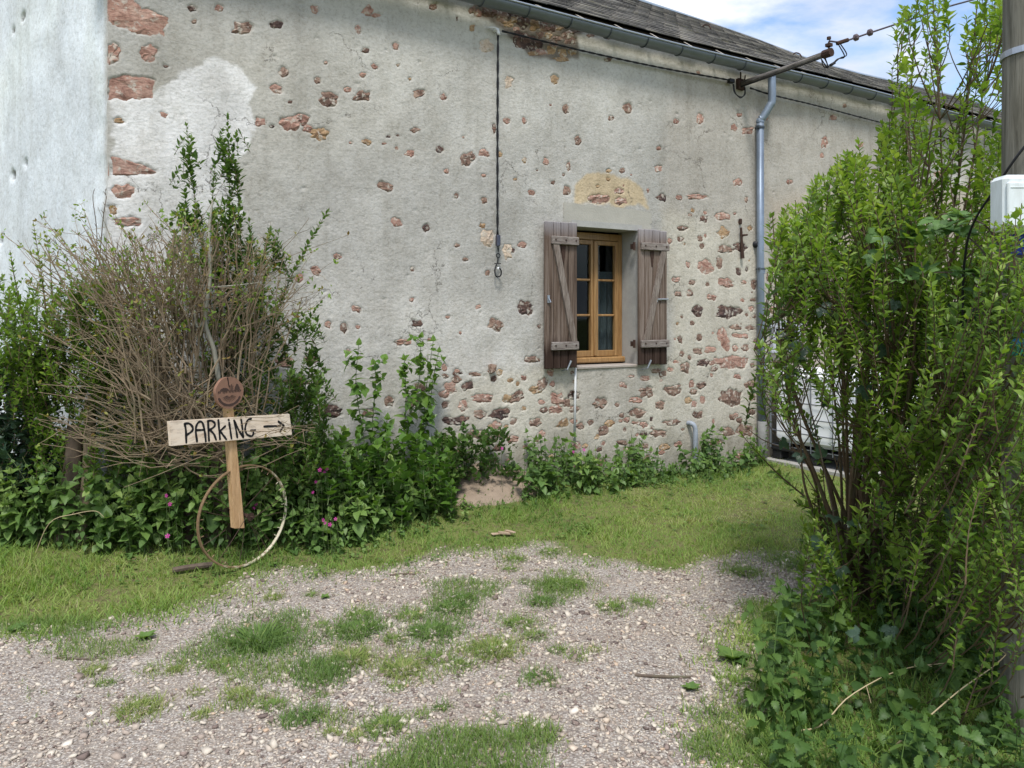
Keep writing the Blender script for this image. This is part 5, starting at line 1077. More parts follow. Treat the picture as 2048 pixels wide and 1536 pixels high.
# thick old trunk bases, part of the same plant
for k, (u, v, Yt) in enumerate(((1735,1000,4.35),(1705,1010,4.5),(1790,1010,4.3),(1760,960,4.55),(1690,1050,4.4))):
    tp = P3(u, v, Yt)-B0; b = MB(); bs = np.array([rnd(-.08, .08), rnd(-.06, .06), -.05]); n = 12
    b.tube(spline([bs, bs*.5+tp*.45+(rnd(-.05, .05), 0, .02), tp], n), np.linspace(.042-.004*k, .016, n), 8); b.build('trunk', BARK, bush, smooth=True)
allp = np.vstack(mains); tw = 0
while tw < 1450:
    u, v = rnd(1480, 2115), rnd(-50, 1220)
    if not inpoly(np.array([u]), np.array([v]), sil)[0]: continue
    dens = 1.0
    if v > 900: dens = .62 if u < 1690 else .42 if u < 1840 else .95
    if 1530 < u < 1720 and 715 < v < 920: dens = .25
    if v < 420 and u > 1780: dens = .58
    if v < 240: dens = .40
    if 1840 < u < 1960 and 250 < v < 470: dens = .35
    if 1900 < u < 2050 and 120 < v < 480: dens *= .8
    if rnd(0, 1) > dens: continue
    Y = np.clip(random.gauss(4.15, .42), 3.35, 5.0)
    if u > 1960 and v > 1150 and rnd(0, 1) < .6: continue
    if u > 1960 and v > 440: Y = rnd(2.45, 2.84) if rnd(0, 1) < .36 else rnd(3.2, 4.0)
    elif u > 1860 and 520 < v < 1080 and rnd(0, 1) < .35: Y = rnd(2.9, 3.5)
    tp = P3(u, v, Y)-B0; L = rnd(.22, .42) if v > 250 else rnd(.12, .24)
    if 1520 < u < 1700 and 700 < v < 900+L*250 and rnd(0, 1) < .88: continue
    if 1540 < u < 1690 and 590 < v <= 700 and rnd(0, 1) < .6: continue
    out_ = np.array([tp[0], tp[1], 0])*rnd(.05, .35); d_ = nrm(np.array([rnd(-.45, .45), rnd(-.45, .45), 1.0])*(np.array([.4, .4, 1]) if v < 320 else 1)+out_*(1.1 if v > 320 else .1))
    q0 = tp-d_*L; cand = np.linalg.norm(allp-(q0-np.array([0, 0, .22])), axis=1); at_ = allp[int(np.argmin(cand))]
    if np.linalg.norm(at_-q0) > .75: at_ = q0-np.array([tp[0]*.15, tp[1]*.15, .25])
    stem.tube(spline([at_, at_*.4+q0*.6+(0, 0, -.03), q0], 6), np.linspace(.0036, .0024, 6), 4, caps=False)
    shoot(stem, LB, [q0, q0+d_*L*.5+RNG.normal(0, .012, 3), tp], .0026, .0012, .0, .0205, rnd(.038, .057)*min(1, Y/4.0), rnd(.32, .82)+.15*(v < 500), .95); tw += 1
for _ in range(9):                                             # sprigs across the meter box
    u, v = rnd(1985, 2050), rnd(395, 480); tp = P3(u, v, rnd(2.55, 2.70))-B0; shoot(stem, LB, [tp-np.array([rnd(-.04, .04), 0, .16]), tp], .0022, .0011, .1, .02, .03, .7, .95)
# leaves along the tall leaders
for P in mains[:10]+mains[16:19]: shoot(stem, LB, P[14:], .004, .0015, .05, .030, .045, .5)
# low arching branch on the left
shoot(stem, LB, [np.array([-.05, 0, .35]), P3(1570, 960, 4.4)-B0, P3(1510, 900, 4.35)-B0, P3(1478, 862, 4.3)-B0], .007, .002, .35, .03, .045, .6)
shoot(stem, LB, [np.array([-.02, 0, .2]), P3(1640, 1030, 4.4)-B0, P3(1600, 1010, 4.35)-B0, P3(1588, 1000, 4.3)-B0], .007, .002, .35, .03, .045, .5)
stem.build('branches', PSTEM, bush, tint=True)['kind'] = 'stuff'
LB.build('foliage', PRIVET, bush)['kind'] = 'stuff'

# ---------------------------------------------------------------- brambles through the bush: each leaf a part
def trifol(scale=1.0, seed=0, wd=.36):
    r = np.random.default_rng(seed); V = []; Fc = []; tv, tf = serrate(wd, 7, .2); tv = np.array(tv)
    for ang, off_, sc_ in ((0, (0, .32, 0), 1.0), (1.15, (.02, .18, 0), .85), (-1.15, (-.02, .18, 0), .85)):
        c_, s_ = math.cos(ang), math.sin(ang); R_ = np.array([[c_, s_, 0], [-s_, c_, 0], [0, 0, 1]]); q = (tv*sc_)@R_.T+np.array(off_)+np.array([0, 0, r.normal(0, .05)]); o = len(V); V += q.tolist(); Fc += [tuple(i+o for i in f) for f in tf]
    o = len(V); V += [(-.015, 0, 0), (.015, 0, 0), (.012, .34, .01), (-.012, .34, .01)]; Fc += [(o, o+1, o+2), (o, o+2, o+3)]
    me = np_mesh('bramble_leaf', np.array(V)*scale, np.array(Fc)); return me
TRI_D = [trifol(1, k, .38) for k in range(3)]; TRI_L = [trifol(1, k+5, .36) for k in range(3)]
for t in TRI_D: t.materials.append(BRAM_D)
for t in TRI_L: t.materials.append(BRAM_L)
def put_leaf(parent, me, pos, d_, up, size, name='leaf'):
    o = bpy.data.objects.new(name, me); COL.objects.link(o); o.parent = parent; Fm = frames(np.array([d_]), np.array([up]))[0]*size
    M4 = np.eye(4); M4[:3, :3] = Fm; M4[:3, 3] = pos; o.matrix_local = Matrix(M4.tolist()); return o
def bramble(label, canes, leaves, me_list, size, base):
    e = empty('bramble', tuple(base), 0, label, 'bramble'); b = MB()
    for pts, k in canes:
        P = spline([P3(*q)-base for q in pts], 30); c_ = MB(); c_.tube(P, np.linspace(.005, .002, 30), 5); c_.build('cane', BARK, e)
        for i in range(k):
            q = P[int(rnd(4, 29))]; put_leaf(e, random.choice(me_list), q, (rnd(-1, 1), rnd(-1.2, .2), rnd(-.25, .5)), (rnd(-.3, .3), rnd(-.9, -.1), 1), size*rnd(.7, 1.25))
    for (u, v, Y) in leaves:
        put_leaf(e, random.choice(me_list), P3(u, v, Y)-base, (rnd(-.7, .7), rnd(-.6, .1), rnd(-1, .1)), (rnd(-.3, .3), -1.0, rnd(.2, .9)), size*rnd(.8, 1.25))
    return e
bramble('pale new bramble shoots arching across the bush below the meter box', [([(2010,1000,3.25),(2000,600,3.2),(1930,470,3.3),(1830,470,3.4),(1745,520,3.5)], 22), ([(2000,900,3.3),(1960,580,3.25),(1900,545,3.3),(1800,560,3.4),(1725,590,3.5)], 18), ([(2030,900,3.1),(2000,500,3.1),(1900,430,3.25),(1870,440,3.3)], 10)],
        [(1790+rnd(-60, 140), 480+rnd(-40, 70), 3.45) for _ in range(14)], TRI_L, .055, onG(2010, 1330))
bramble('dark old bramble leaves in front of the bush and water tank', [([(1700,1190,4.0),(1640,900,4.0),(1600,740,4.0),(1580,690,4.0)], 8), ([(1900,1250,3.5),(1930,900,3.4),(1960,700,3.3),(1890,640,3.4)], 9)],
        [(1590,735,3.9),(1570,665,3.95),(1612,690,3.9),(1640,612,3.9),(1765,640,3.6),(1770,690,3.6),(1725,640,3.6),(1790,600,3.5),(1880,640,3.4),(1905,605,3.4),(1955,615,3.3),(1560,880,4.1),(1600,905,4.1),(1645,800,3.9),(1730,770,3.7),(1870,690,3.4),(1925,705,3.3),(1985,700,3.2),(1880,770,3.4),(1940,810,3.3),(1990,850,3.2),(1770,1005,3.7),(1700,1040,3.9),(1650,1100,3.9),(1960,1010,3.2),(1900,1010,3.3),(1640,1075,3.9),(1680,1130,3.8),(1600,1240,3.6),(1720,1270,3.3),(1780,1250,3.3),(1660,1170,3.7)], TRI_D, .052, onG(1860, 1290))

# ---------------------------------------------------------------- nettles: right foreground (single plants)
def nettle_mesh(seed, h, tmpl, lsize):
    r = np.random.default_rng(seed); st = MB(); bt = Batch(*tmpl); lean = r.normal(0, .10, 2)
    P = [np.array([lean[0]*f*f*h, lean[1]*f*f*h, f*h]) for f in np.linspace(0, 1, 6)]
    shoot(st, bt, P, .004, .002, .12, .052, lsize, .5, 1.0, sides=4, jitter=.45, upk=-.35)
    m1 = bt.mesh('nettle'); nv = len(m1.vertices)
    V = np.array([v.co for v in m1.vertices]); Fa = np.array([p.vertices for p in m1.polygons]); sv_ = np.array(st.v); sfq = [f for f in st.f]
    tri = [t for f in sfq for t in ((f[0], f[1], f[2]), (f[0], f[2], f[3]))]
    me = np_mesh('nettle', np.vstack([V, sv_]), np.vstack([Fa, np.array(tri)+nv])); bpy.data.meshes.remove(m1); me.materials.append(NETTLE_O); return me
SERR = serrate(.37, 6, .22)
NM = [nettle_mesh(k, .30+.05*(k % 4), SERR, .054+.006*(k % 3)) for k in range(7)]
npts = []
while len(npts) < 150:
    u, v = rnd(1460, 2120), rnd(1235, 1640)
    lim = 1530-(v-1235)*.28 if v < 1420 else 1480+(v-1420)*.35
    if u < lim+rnd(-20, 30): continue
    npts.append((u, v))
for (u, v) in npts:
    p = onG(u, v); o = link('nettle', random.choice(NM), None); s_ = rnd(.65, 1.12)*(.72 if v > 1470 else 1.0)
    o.location = (p[0], p[1], p[2]-.02); o.rotation_euler = (rnd(-.2, .2), rnd(-.2, .2), rnd(0, 6.28)); o.scale = (s_, s_, s_)
    tag(o, 'green nettle with toothed leaves in the clump under the big right-hand bush', 'nettle', 'nettles under the right-hand bush')
# ---------------------------------------------------------------- beds of weeds (nobody could count these)
def weed_bed(name, label, pts, hfun, tint, lsize, tmpl=HEART, mat=NETTLE, step=.045):
    st = MB(); bt = Batch(*tmpl)
    for (x, y) in pts:
        z = float(gz(x, y)); h = hfun(x, y); lx, ly = random.gauss(0, .16), random.gauss(0, .16)
        P = [np.array([x+lx*f*f*h, y+ly*f*f*h-.1*h*f*f, z-.02+f*h]) for f in np.linspace(0, 1, 5)]
        shoot(st, bt, P, .0032, .0016, .1, step, lsize*rnd(.5, 1.25), tint+.7*fbm(x*3, y*3, 2)+rnd(-.12, .12), 1.0, n=6, sides=3, jitter=.5, upk=-.45)
    o = tag(bt.build(name, mat), label, 'weeds', kind='stuff'); st.build('stems', GREENST, o)['kind'] = 'stuff'; return o
front = [G(u, v)[:2] for u, v in ((-150,1135),(0,1140),(150,1145),(330,1142),(480,1124),(620,1118),(760,1094),(860,1056),(930,1018))]
def bed_sample(n, poly):
    a = np.array(poly); lo, hi = a.min(0), a.max(0); r_ = []
    while len(r_) < n:
        p = (rnd(lo[0], hi[0]), rnd(lo[1], hi[1]))
        if inpoly(np.array([p[0]]), np.array([p[1]]), poly)[0]: r_.append(p)
    return r_
back = [L2W((s, -.10, 0))[:2] for s in (W(930, 800)[0], W(600, 800)[0], W(230, 800)[0])]+[L2W((SC-.3, .2, 0))[:2], L2W((SC-1.1, 1.2, 0))[:2]]
bedL = [tuple(p) for p in front]+[tuple(p) for p in back]
def nwall(x, y): return DY*(x-P0[0])-DX*(y-P0[1])
weed_bed('weed_bed', 'thick bed of nettles and broad green weeds round the parking sign', bed_sample(900, bedL), lambda x, y: (.30+.20*float(sstep(1.0, .3, nwall(x, y)))+rnd(-.16, .12))*(.45+1.0*float(vn(x*3.1+4, y*3.1)))*(1.05 if x < -1.3 else .8), .58, .060)
bedR = [tuple(onG(u, v)[:2]) for u, v in ((1040,1000),(1120,990),(1230,985),(1350,965),(1450,952),(1530,935))]+[tuple(L2W((s, -.08, 0))[:2]) for s in (W(1515, 800)[0], W(1350, 800)[0], W(1200, 800)[0], W(1045, 800)[0])]
weed_bed('weed_bed', 'strip of nettles along the wall foot below the window', bed_sample(270, bedR), lambda x, y: rnd(.16, .46)*(.4+1.1*float(vn(x*2.6, y*2.6))), .45, .056)
# low creeping cover at the edge of the bed
low = [tuple(onG(u, v)[:2]) for u, v in ((560,1120),(700,1118),(850,1075),(1000,1010),(1100,1000),(1300,978),(1530,950),(1500,935),(1100,965),(950,990),(840,1030),(620,1060))]
weed_bed('creeping_weeds', 'low creeping weeds edging the lawn in front of the wall', bed_sample(260, low), lambda x, y: rnd(.05, .13), .5, .030, step=.02)

# ---------------------------------------------------------------- sand heap against the wall
c_ = W(965, 960); hw = .55; ns_ = 40; V = []; Fc = []; n2 = 18
for i in range(ns_+1):
    for j in range(n2+1):
        s = c_[0]+(-1+2*i/ns_)*.62; f = j/n2; nn = .62*f-.04; prof_ = max(0, 1-((s-c_[0])/.60)**2)
        h = .24*prof_*(1-f)**.8+.03*prof_*fbm(s*7+3, nn*7, 3)+.012*fbm(s*14, nn*14, 3); w_ = L2W((s, -nn, 0)); V.append((w_[0], w_[1], float(gz(w_[0], w_[1]))-.03+h*(1+.3*fbm(s*4, nn*4, 2))))
for i in range(ns_):
    for j in range(n2): a = i*(n2+1)+j; Fc.append((a, a+n2+1, a+n2+2, a+1))
m = NT('sand'); v = m.coord('Object'); n1 = m.noise(v, 9, 6, .65); c = m.mix(n1, (.19, .145, .105), (.36, .285, .215)); c = m.mix(m.ramp(m.noise(v, 34, 5, .7), [(.58, 0.), (.68, .8)]), c, (.08, .06, .045)); M_SD = m.done(c, .95, m.bump(m.noise(v, 70, 5), .7, .008), 0, .1)
o = MB().add(V, Fc).build('sand_heap', M_SD, smooth=True); tag(o, 'small heap of pale sandy earth against the wall foot', 'sand', kind='stuff')

# ---------------------------------------------------------------- leafy plants on the left part of the wall
def PW(u, v, n): return L2W(W(u, v, n))
lil = empty('lilac_shrub', tuple(onG(760, 1030)), 0, 'young shrub with heart shaped leaves climbing the wall left of the sand heap', 'shrub'); Bq = np.array(lil.location); st = MB(); bt = Batch(*HEART)
for pts, sz in (([(735,960),(725,860),(712,770),(718,680)], .058), ([(725,950),(745,850),(752,760),(745,715)], .052), ([(790,980),(805,880),(812,790),(808,705)], .055), ([(800,980),(840,880),(852,780),(868,672)], .058), ([(815,980),(850,860),(866,760),(880,690)], .05), ([(790,980),(815,850),(838,760),(842,668)], .052), ([(745,980),(700,900),(690,860)], .06), ([(760,980),(770,880),(775,830)], .06)):
    k = rnd(.18, .34); sz *= 1.25; P = [np.array(PW(u, v, k))-Bq for u, v in pts]; P[0] = np.array([P[0][0]*.4, P[0][1]*.4, .0]); Q_s = shoot(st, bt, P, .005, .002, .22, .038, sz, .55, 1.15, jitter=.5, upk=-.1)
    for _ in range(5): q = Q_s[int(rnd(len(Q_s)*.3, len(Q_s)-2))]; shoot(st, bt, [q, q+np.array([rnd(-.10, .10), rnd(-.10, .02), rnd(.02, .12)])], .002, .001, .2, .035, sz*.9, .55, 1.1, jitter=.5, upk=-.1)
for _ in range(130):
    u, v = rnd(635, 905), rnd(865, 1040); tp = np.array(PW(u, v, rnd(.2, .75)))-Bq
    if tp[2] < .06: continue
    q = tp-np.array([rnd(-.05, .05), rnd(-.03, .1), rnd(.15, .28)]); shoot(st, bt, [q, tp], .004, .002, .1, .036, rnd(.05, .072), .32, .95)
st.build('stems', GREENST, lil)['kind'] = 'stuff'; bt.build('foliage', LILAC, lil)['kind'] = 'stuff'
ivy = empty('ivy_clump', tuple(PW(950, 930, .25)), 0, 'dark ivy clump on top of the sand heap by the wall', 'ivy'); Bq = np.array(ivy.location); st = MB(); bt = Batch(*HEART)
for _ in range(120):
    u, v = rnd(880, 1025), rnd(845, 945); tp = np.array(PW(u, v, rnd(.06, .38)))-Bq; q = tp-np.array([rnd(-.12, .12), rnd(-.1, .1), rnd(.05, .14)]); shoot(st, bt, [q, tp], .0025, .0015, .0, .03, rnd(.034, .05), .35, 1.0)
st.build('stems', BARK, ivy)['kind'] = 'stuff'; bt.build('foliage', PRIVET_D, ivy)['kind'] = 'stuff'

# ---------------------------------------------------------------- the bare, cut-back shrub behind the sign
shb = empty('budding_shrub', tuple(onG(420, 1085)), 0, 'large bare brown shrub with many cut stems just coming into bud behind the sign', 'shrub'); Bq = np.array(shb.location); st = MB(); bt = Batch(*LANCE)
def dpt(u): return min(Ywall(u)-.40 if u > 215 else 5.0, 5.25+.0*u) if u > 150 else 4.95
vt = lambda u: np.interp(u, [0, 50, 110, 200, 330, 450, 520, 580, 640], [600, 510, 450, 455, 462, 440, 470, 520, 640])
def stemline(ub, vb, ut, vt_, Yb, Yt, bow=.0): 
    a, c_ = P3(ub, vb, Yb)-Bq, P3(ut, vt_, Yt)-Bq; mid = a*.5+c_*.5+np.array([(a[0]-c_[0])*.18, rnd(-.05, .05), abs(c_[0]-a[0])*-.10+bow]); return [a, mid, c_]
SL = Batch(*LANCE)
for i in range(165):
    ut = rnd(30, 600) if i % 3 else rnd(180, 470); v_ = vt(ut)+abs(random.gauss(0, 75)); ub = 400+(ut-380)*rnd(.15, .62)+rnd(-60, 60); vb = rnd(640, 900)
    Yb = dpt(ub)-rnd(.0, .35); Yt = dpt(ut)-rnd(-.05, .55); P = spline(stemline(ub, vb, ut, v_, Yb, Yt), 12); P[1:] += np.cumsum(RNG.normal(0, .011, (11, 3)), 0)*np.array([1, .6, .7])
    st.tube(P, np.linspace(rnd(.0035, .0075), rnd(.0018, .003), 12), 5, t=rnd(0, 1))
    for k in range(random.choice((3, 4, 5, 6))):                         # side twigs
        q = P[int(rnd(3, 11))]; d_ = nrm(P[-1]-P[-3]); tp = q+(d_*rnd(.5, 1)+RNG.normal(0, .6, 3)*np.array([1, .5, .6]))*rnd(.10, .36); S5 = spline([q, (q+tp)/2+RNG.normal(0, .02, 3), tp], 6); st.tube(S5, np.linspace(.0026, .0012, 6), 4, caps=False, t=rnd(0, 1))
        t2 = S5[3]+(d_*.6+RNG.normal(0, .6, 3)*np.array([1, .5, .7]))*rnd(.05, .16); st.tube([S5[3], (S5[3]+t2)/2+RNG.normal(0, .006, 3), t2], [.0018, .0015, .0009], 3, caps=False)
        if rnd(0, 1) < .62: nl = random.choice((3, 4, 6)); SL.add(tp[None]+RNG.normal(0, .018, (nl, 3)), RNG.normal(0, .7, (nl, 3))+np.array([0, 0, .5]), RNG.normal(0, 1, (nl, 3)), RNG.uniform(.018, .04, nl), RNG.uniform(.3, 1, nl))
        if rnd(0, 1) < .55: bt.add(np.repeat(tp[None], 3, 0), RNG.normal(0, .6, (3, 3))+np.array([0, 0, .5]), RNG.normal(0, 1, (3, 3)), RNG.uniform(.016, .032, 3), RNG.uniform(.0, 1, 3))
    for k in range(3):
        if rnd(0, 1) < .4: q = P[int(rnd(5, 12))]; bt.add(np.repeat(q[None], 2, 0), RNG.normal(0, .6, (2, 3))+np.array([0, 0, .5]), RNG.normal(0, 1, (2, 3)), RNG.uniform(.014, .028, 2), RNG.uniform(.0, 1, 2))
for i in range(120):                                                   # lower arching and dead twigs
    ub, vb = rnd(330, 470), rnd(720, 930); ut, v_ = (rnd(70, 330), rnd(640, 900)) if i % 4 else (rnd(500, 640), rnd(680, 900)); Yb = dpt(ub)-rnd(.05, .3); Yt = dpt(ut)-rnd(.0, .5)
    P = spline(stemline(ub, vb, ut, v_, Yb, Yt, -.06), 10); P[1:-1] += RNG.normal(0, .01, (8, 3)); st.tube(P, np.linspace(rnd(.003, .006), .0016, 10), 4, caps=False, t=rnd(0, 1))
    for k in range(3):
        q = P[int(rnd(3, 9))]; tp = q+RNG.normal(0, .11, 3)*np.array([1, .6, .8])+np.array([0, 0, .03]); st.tube([q, (q+tp)/2+RNG.normal(0, .008, 3), tp], [.0025, .002, .0012], 3, caps=False)
        if rnd(0, 1) < .35: bt.add(np.repeat(tp[None], 3, 0), RNG.normal(0, .6, (3, 3))+np.array([0, 0, .3]), RNG.normal(0, 1, (3, 3)), RNG.uniform(.018, .034, 3), RNG.uniform(.0, 1, 3))
for (u0, v0, u1, v1, r_) in ((425,1010,400,800,.055),(450,1010,438,760,.045),(380,1010,345,820,.05),(415,1000,470,780,.04),(360,990,300,850,.04),(440,1000,420,870,.06)):
    b = MB(); P = spline([P3(u0, v0, 5.12)-Bq, P3((u0+u1)/2+rnd(-14, 14), (v0+v1)/2, 5.1)-Bq, P3(u1, v1, 5.12)-Bq], 10); P[0][2] = -.1; b.tube(P, np.linspace(r_, r_*.55, 10)*(1+.12*RNG.random(10)), 8); b.build('trunk', BARK, shb, smooth=True)
b = MB(); P = spline([P3(u, v, Y)-Bq for u, v, Y in ((438,765,4.9),(428,700,4.88),(410,640,4.86),(420,560,4.86),(418,470,4.9),(425,400,4.95))], 24); b.tube(P, np.linspace(.017, .006, 24), 7); b.tube(spline([P3(411,640,4.86)-Bq, P3(395,655,4.86)-Bq, P3(388,620,4.85)-Bq], 8), .008, 5); b.tube(spline([P3(422,575,4.86)-Bq, P3(480,570,4.88)-Bq, P3(560,560,4.95)-Bq], 10), np.linspace(.006, .003, 10), 5); b.build('pale_branch', simple('pale_bark', (.26, .25, .20), .85, 0, .3, 40, .3), shb, smooth=True)
st.build('stems', TWIG, shb, tint=True)['kind'] = 'stuff'; bt.build('buds', BUD, shb)['kind'] = 'stuff'; SL.build('young_leaves', PRIVET, shb)['kind'] = 'stuff'
# two thin old tree stems left of the shrub
for lab, (u0, v0, u1, v1, r_, mt) in (('slim brown trunk rising out of the nettles left of the sign', (163, 980, 178, 800, .040, TWIG)), ('grey cut stump in the shade at the left end of the bed', (128, 950, 152, 850, .062, BARK))):
    p = P3(u0, v0, 5.0); e = empty('tree_stem', (p[0], p[1], float(gz(p[0], p[1]))), 0, lab, 'tree stem'); Bz = np.array(e.location); b = MB(); q = P3(u1, v1, 5.02)-Bz; n = 10; P = spline([(0, 0, -.05), q*.5+np.array([rnd(-.02, .02), 0, 0]), q], n); b.tube(P, np.linspace(r_*1.15, r_*.7, n)*(1+.1*RNG.random(n)), 9); b.build('trunk', mt, e, smooth=True)

# ---------------------------------------------------------------- privets on the left
def privet(name, label, base, shoots, fill, mat, size, tint, leafstep=.024, cat='bush', tmpl=LANCE):
    e = empty(name, tuple(base), 0, label, cat); Bz = np.array(base); st = MB(); bt = Batch(*tmpl)
    for pts, r_ in shoots: shoot(st, bt, [P3(*q)-Bz for q in pts], r_, .0015, .22, leafstep, size, tint, .8)
    for (u0, u1, v0, v1, Y0, Y1, k, up) in fill:
        for _ in range(k):
            tp = P3(rnd(u0, u1), rnd(v0, v1), rnd(Y0, Y1))-Bz; q = tp-np.array([rnd(-.12, .12), rnd(-.06, .06), rnd(.14, .28)*up]); shoot(st, bt, [q, tp], .002, .0013, 0, leafstep, size*rnd(.8, 1.2), tint+rnd(-.2, .2), .85)
    st.build('branches', PSTEM, e)['kind'] = 'stuff'; bt.build('foliage', mat, e)['kind'] = 'stuff'; return e
privet('privet_shoots', 'slender privet with two tall leafy spires against the white patch of wall', onG(455, 1062), [([(440,900,5.3),(420,600,5.25),(395,440,5.2),(372,245,5.2)], .008), ([(450,900,5.3),(455,600,5.28),(460,420,5.25),(455,230,5.22)], .009), ([(445,900,5.3),(440,560,5.2),(425,430,5.2),(430,330,5.2)], .007), ([(455,900,5.3),(470,560,5.3),(478,430,5.25),(470,340,5.25)], .007), ([(460,900,5.4),(555,620,5.4),(610,500,5.45),(660,415,5.5)], .006), ([(470,900,5.4),(570,700,5.4),(610,650,5.45),(645,600,5.5)], .006), ([(470,900,5.4),(520,600,5.4),(545,520,5.45),(560,455,5.5)], .005)],
       [(355,500,400,520,5.1,5.3,50,1), (420,560,450,640,5.15,5.4,70,1), (440,640,620,800,5.2,5.5,80,1), (480,660,700,980,5.1,5.5,110,1), (358,388,270,450,5.18,5.22,16,.7), (440,478,250,450,5.18,5.24,26,.7)], PRIVET_D, .044, .58, .021)
privet('privet_bush', 'small leaved green bush at the left edge in front of the white gable', onG(130, 1075), [([(120,900,5.0),(60,700,4.9),(30,560,4.85),(20,500,4.85)], .007), ([(130,900,5.0),(150,720,5.0),(140,600,5.0),(150,560,5.0)], .007), ([(140,900,5.0),(240,720,5.05),(270,620,5.1),(290,560,5.1)], .007)],
       [(-30,230,545,760,4.70,5.1,330,1), (40,300,680,900,4.8,5.15,190,1), (150,430,600,830,5.0,5.25,110,1)], PRIVET, .036, .45, .022)
privet('dark_thicket', 'dusky dark leaved thicket at the lower left edge of the photo', onG(20, 1085), [], [(-80,105,690,960,5.0,5.35,260,.8), (-20,150,850,985,5.05,5.35,90,.8)], DARKL, .05, .5, .028, 'thicket', HEART)
# bright budding shoots high on the left
privet('budding_shoot', 'yellow green budding shoot standing above the bare shrub near the gable', onG(90, 1080), [([(110,800,4.9),(90,600,4.88),(75,500,4.86),(66,440,4.86)], .005), ([(120,800,4.9),(105,600,4.88),(98,500,4.86),(88,462,4.86)], .005)], [(60,110,435,520,4.8,4.9,7,.25)], BUD, .030, .95, .03, 'shoot')
e = empty('bare_twig', tuple(onG(190, 1080)), 0, 'bare dark twig with buds against the corner of the house', 'twig'); Bz = np.array(e.location); b = MB()
for q in ([(190,560,5.2),(194,470,5.2),(186,400,5.2),(188,380,5.2)], [(196,560,5.2),(206,440,5.2),(212,400,5.2),(211,378,5.2)]):
    P = spline([P3(*a)-Bz for a in q], 16); b.tube(P, np.linspace(.004, .0016, 16), 5)
    for k in range(4, 16, 2): b.tube([P[k], P[k]+(rnd(-.02, .02), 0, .025)], [.003, .001], 4)
b.tube([np.array([0, 0, 0]), P3(192, 560, 5.2)-Bz], [.006, .004], 5); b.build('stem', BARK, e)

# ---------------------------------------------------------------- pink campions
PINK = NT('campion_pink').done((.52, .05, .30), .6, None, 0, .2, .25, (.6, .08, .38))
def petal_mesh():
    V = [(0, 0, 0)]; Fc = []
    for k in range(5):
        a = 2*math.pi*k/5
        for da, r in ((-.42, .75), (-.18, 1.0), (0, .82), (.18, 1.0), (.42, .75)): V.append((r*math.cos(a+da), r*math.sin(a+da), .12))
        o = 1+5*k; Fc += [(0, o+i, o+i+1) for i in range(4)]
    return np_mesh('flower_head', np.array(V)*.0125, np.array(Fc))
PM = petal_mesh(); PM.materials.append(PINK)
CF = [(640,940,.75),(649,944,.75),(654,938,.75),(632,964,.8),(626,985,.8),(650,1046,.95),(660,1049,.95),(671,1038,.95),(647,1040,.95),(333,991,.75),(340,1008,.75),(508,1016,.70),(512,1008,.7),(335,1072,.8),(1147,904,.45),(1168,900,.45),(1004,897,.45),(1150,934,.5)]
ORD = ['leftmost', 'second from left', 'third from left', 'fourth from left', 'fifth from left', 'sixth from left']
def cz_(u, v): return 'left of the wheel' if u < 400 else 'inside the wheel' if u < 560 else ('high up right of the wheel' if v < 1000 else 'low down right of the wheel') if u < 800 else 'below the window'
for (u, v, dn) in CF:
    mates = sorted(q for q in CF if cz_(*q[:2]) == cz_(u, v)); p = np.array(PW(u, v, dn)); g0 = float(gz(p[0], p[1]))
    e = empty('pink_campion', (p[0]+rnd(-.03, .03), p[1]+.03, g0), 0, 'pink campion flower among the weeds %s, %s' % (cz_(u, v), ORD[mates.index((u, v, dn))]), 'flower', 'pink campions in the weeds')
    q = p-np.array(e.location); b = MB(); b.tube(spline([(0, 0, 0), q*.5+(rnd(-.02, .02), 0, 0), q], 6), .0014, 4); b.build('stalk', GREENST, e)
    o = link('flower_head', PM, None, e); o.location = q; o.rotation_euler = (rnd(.8, 1.7), rnd(-.5, .5), rnd(-.5, .5)); s_ = rnd(.9, 1.3); o.scale = (s_, s_, s_)

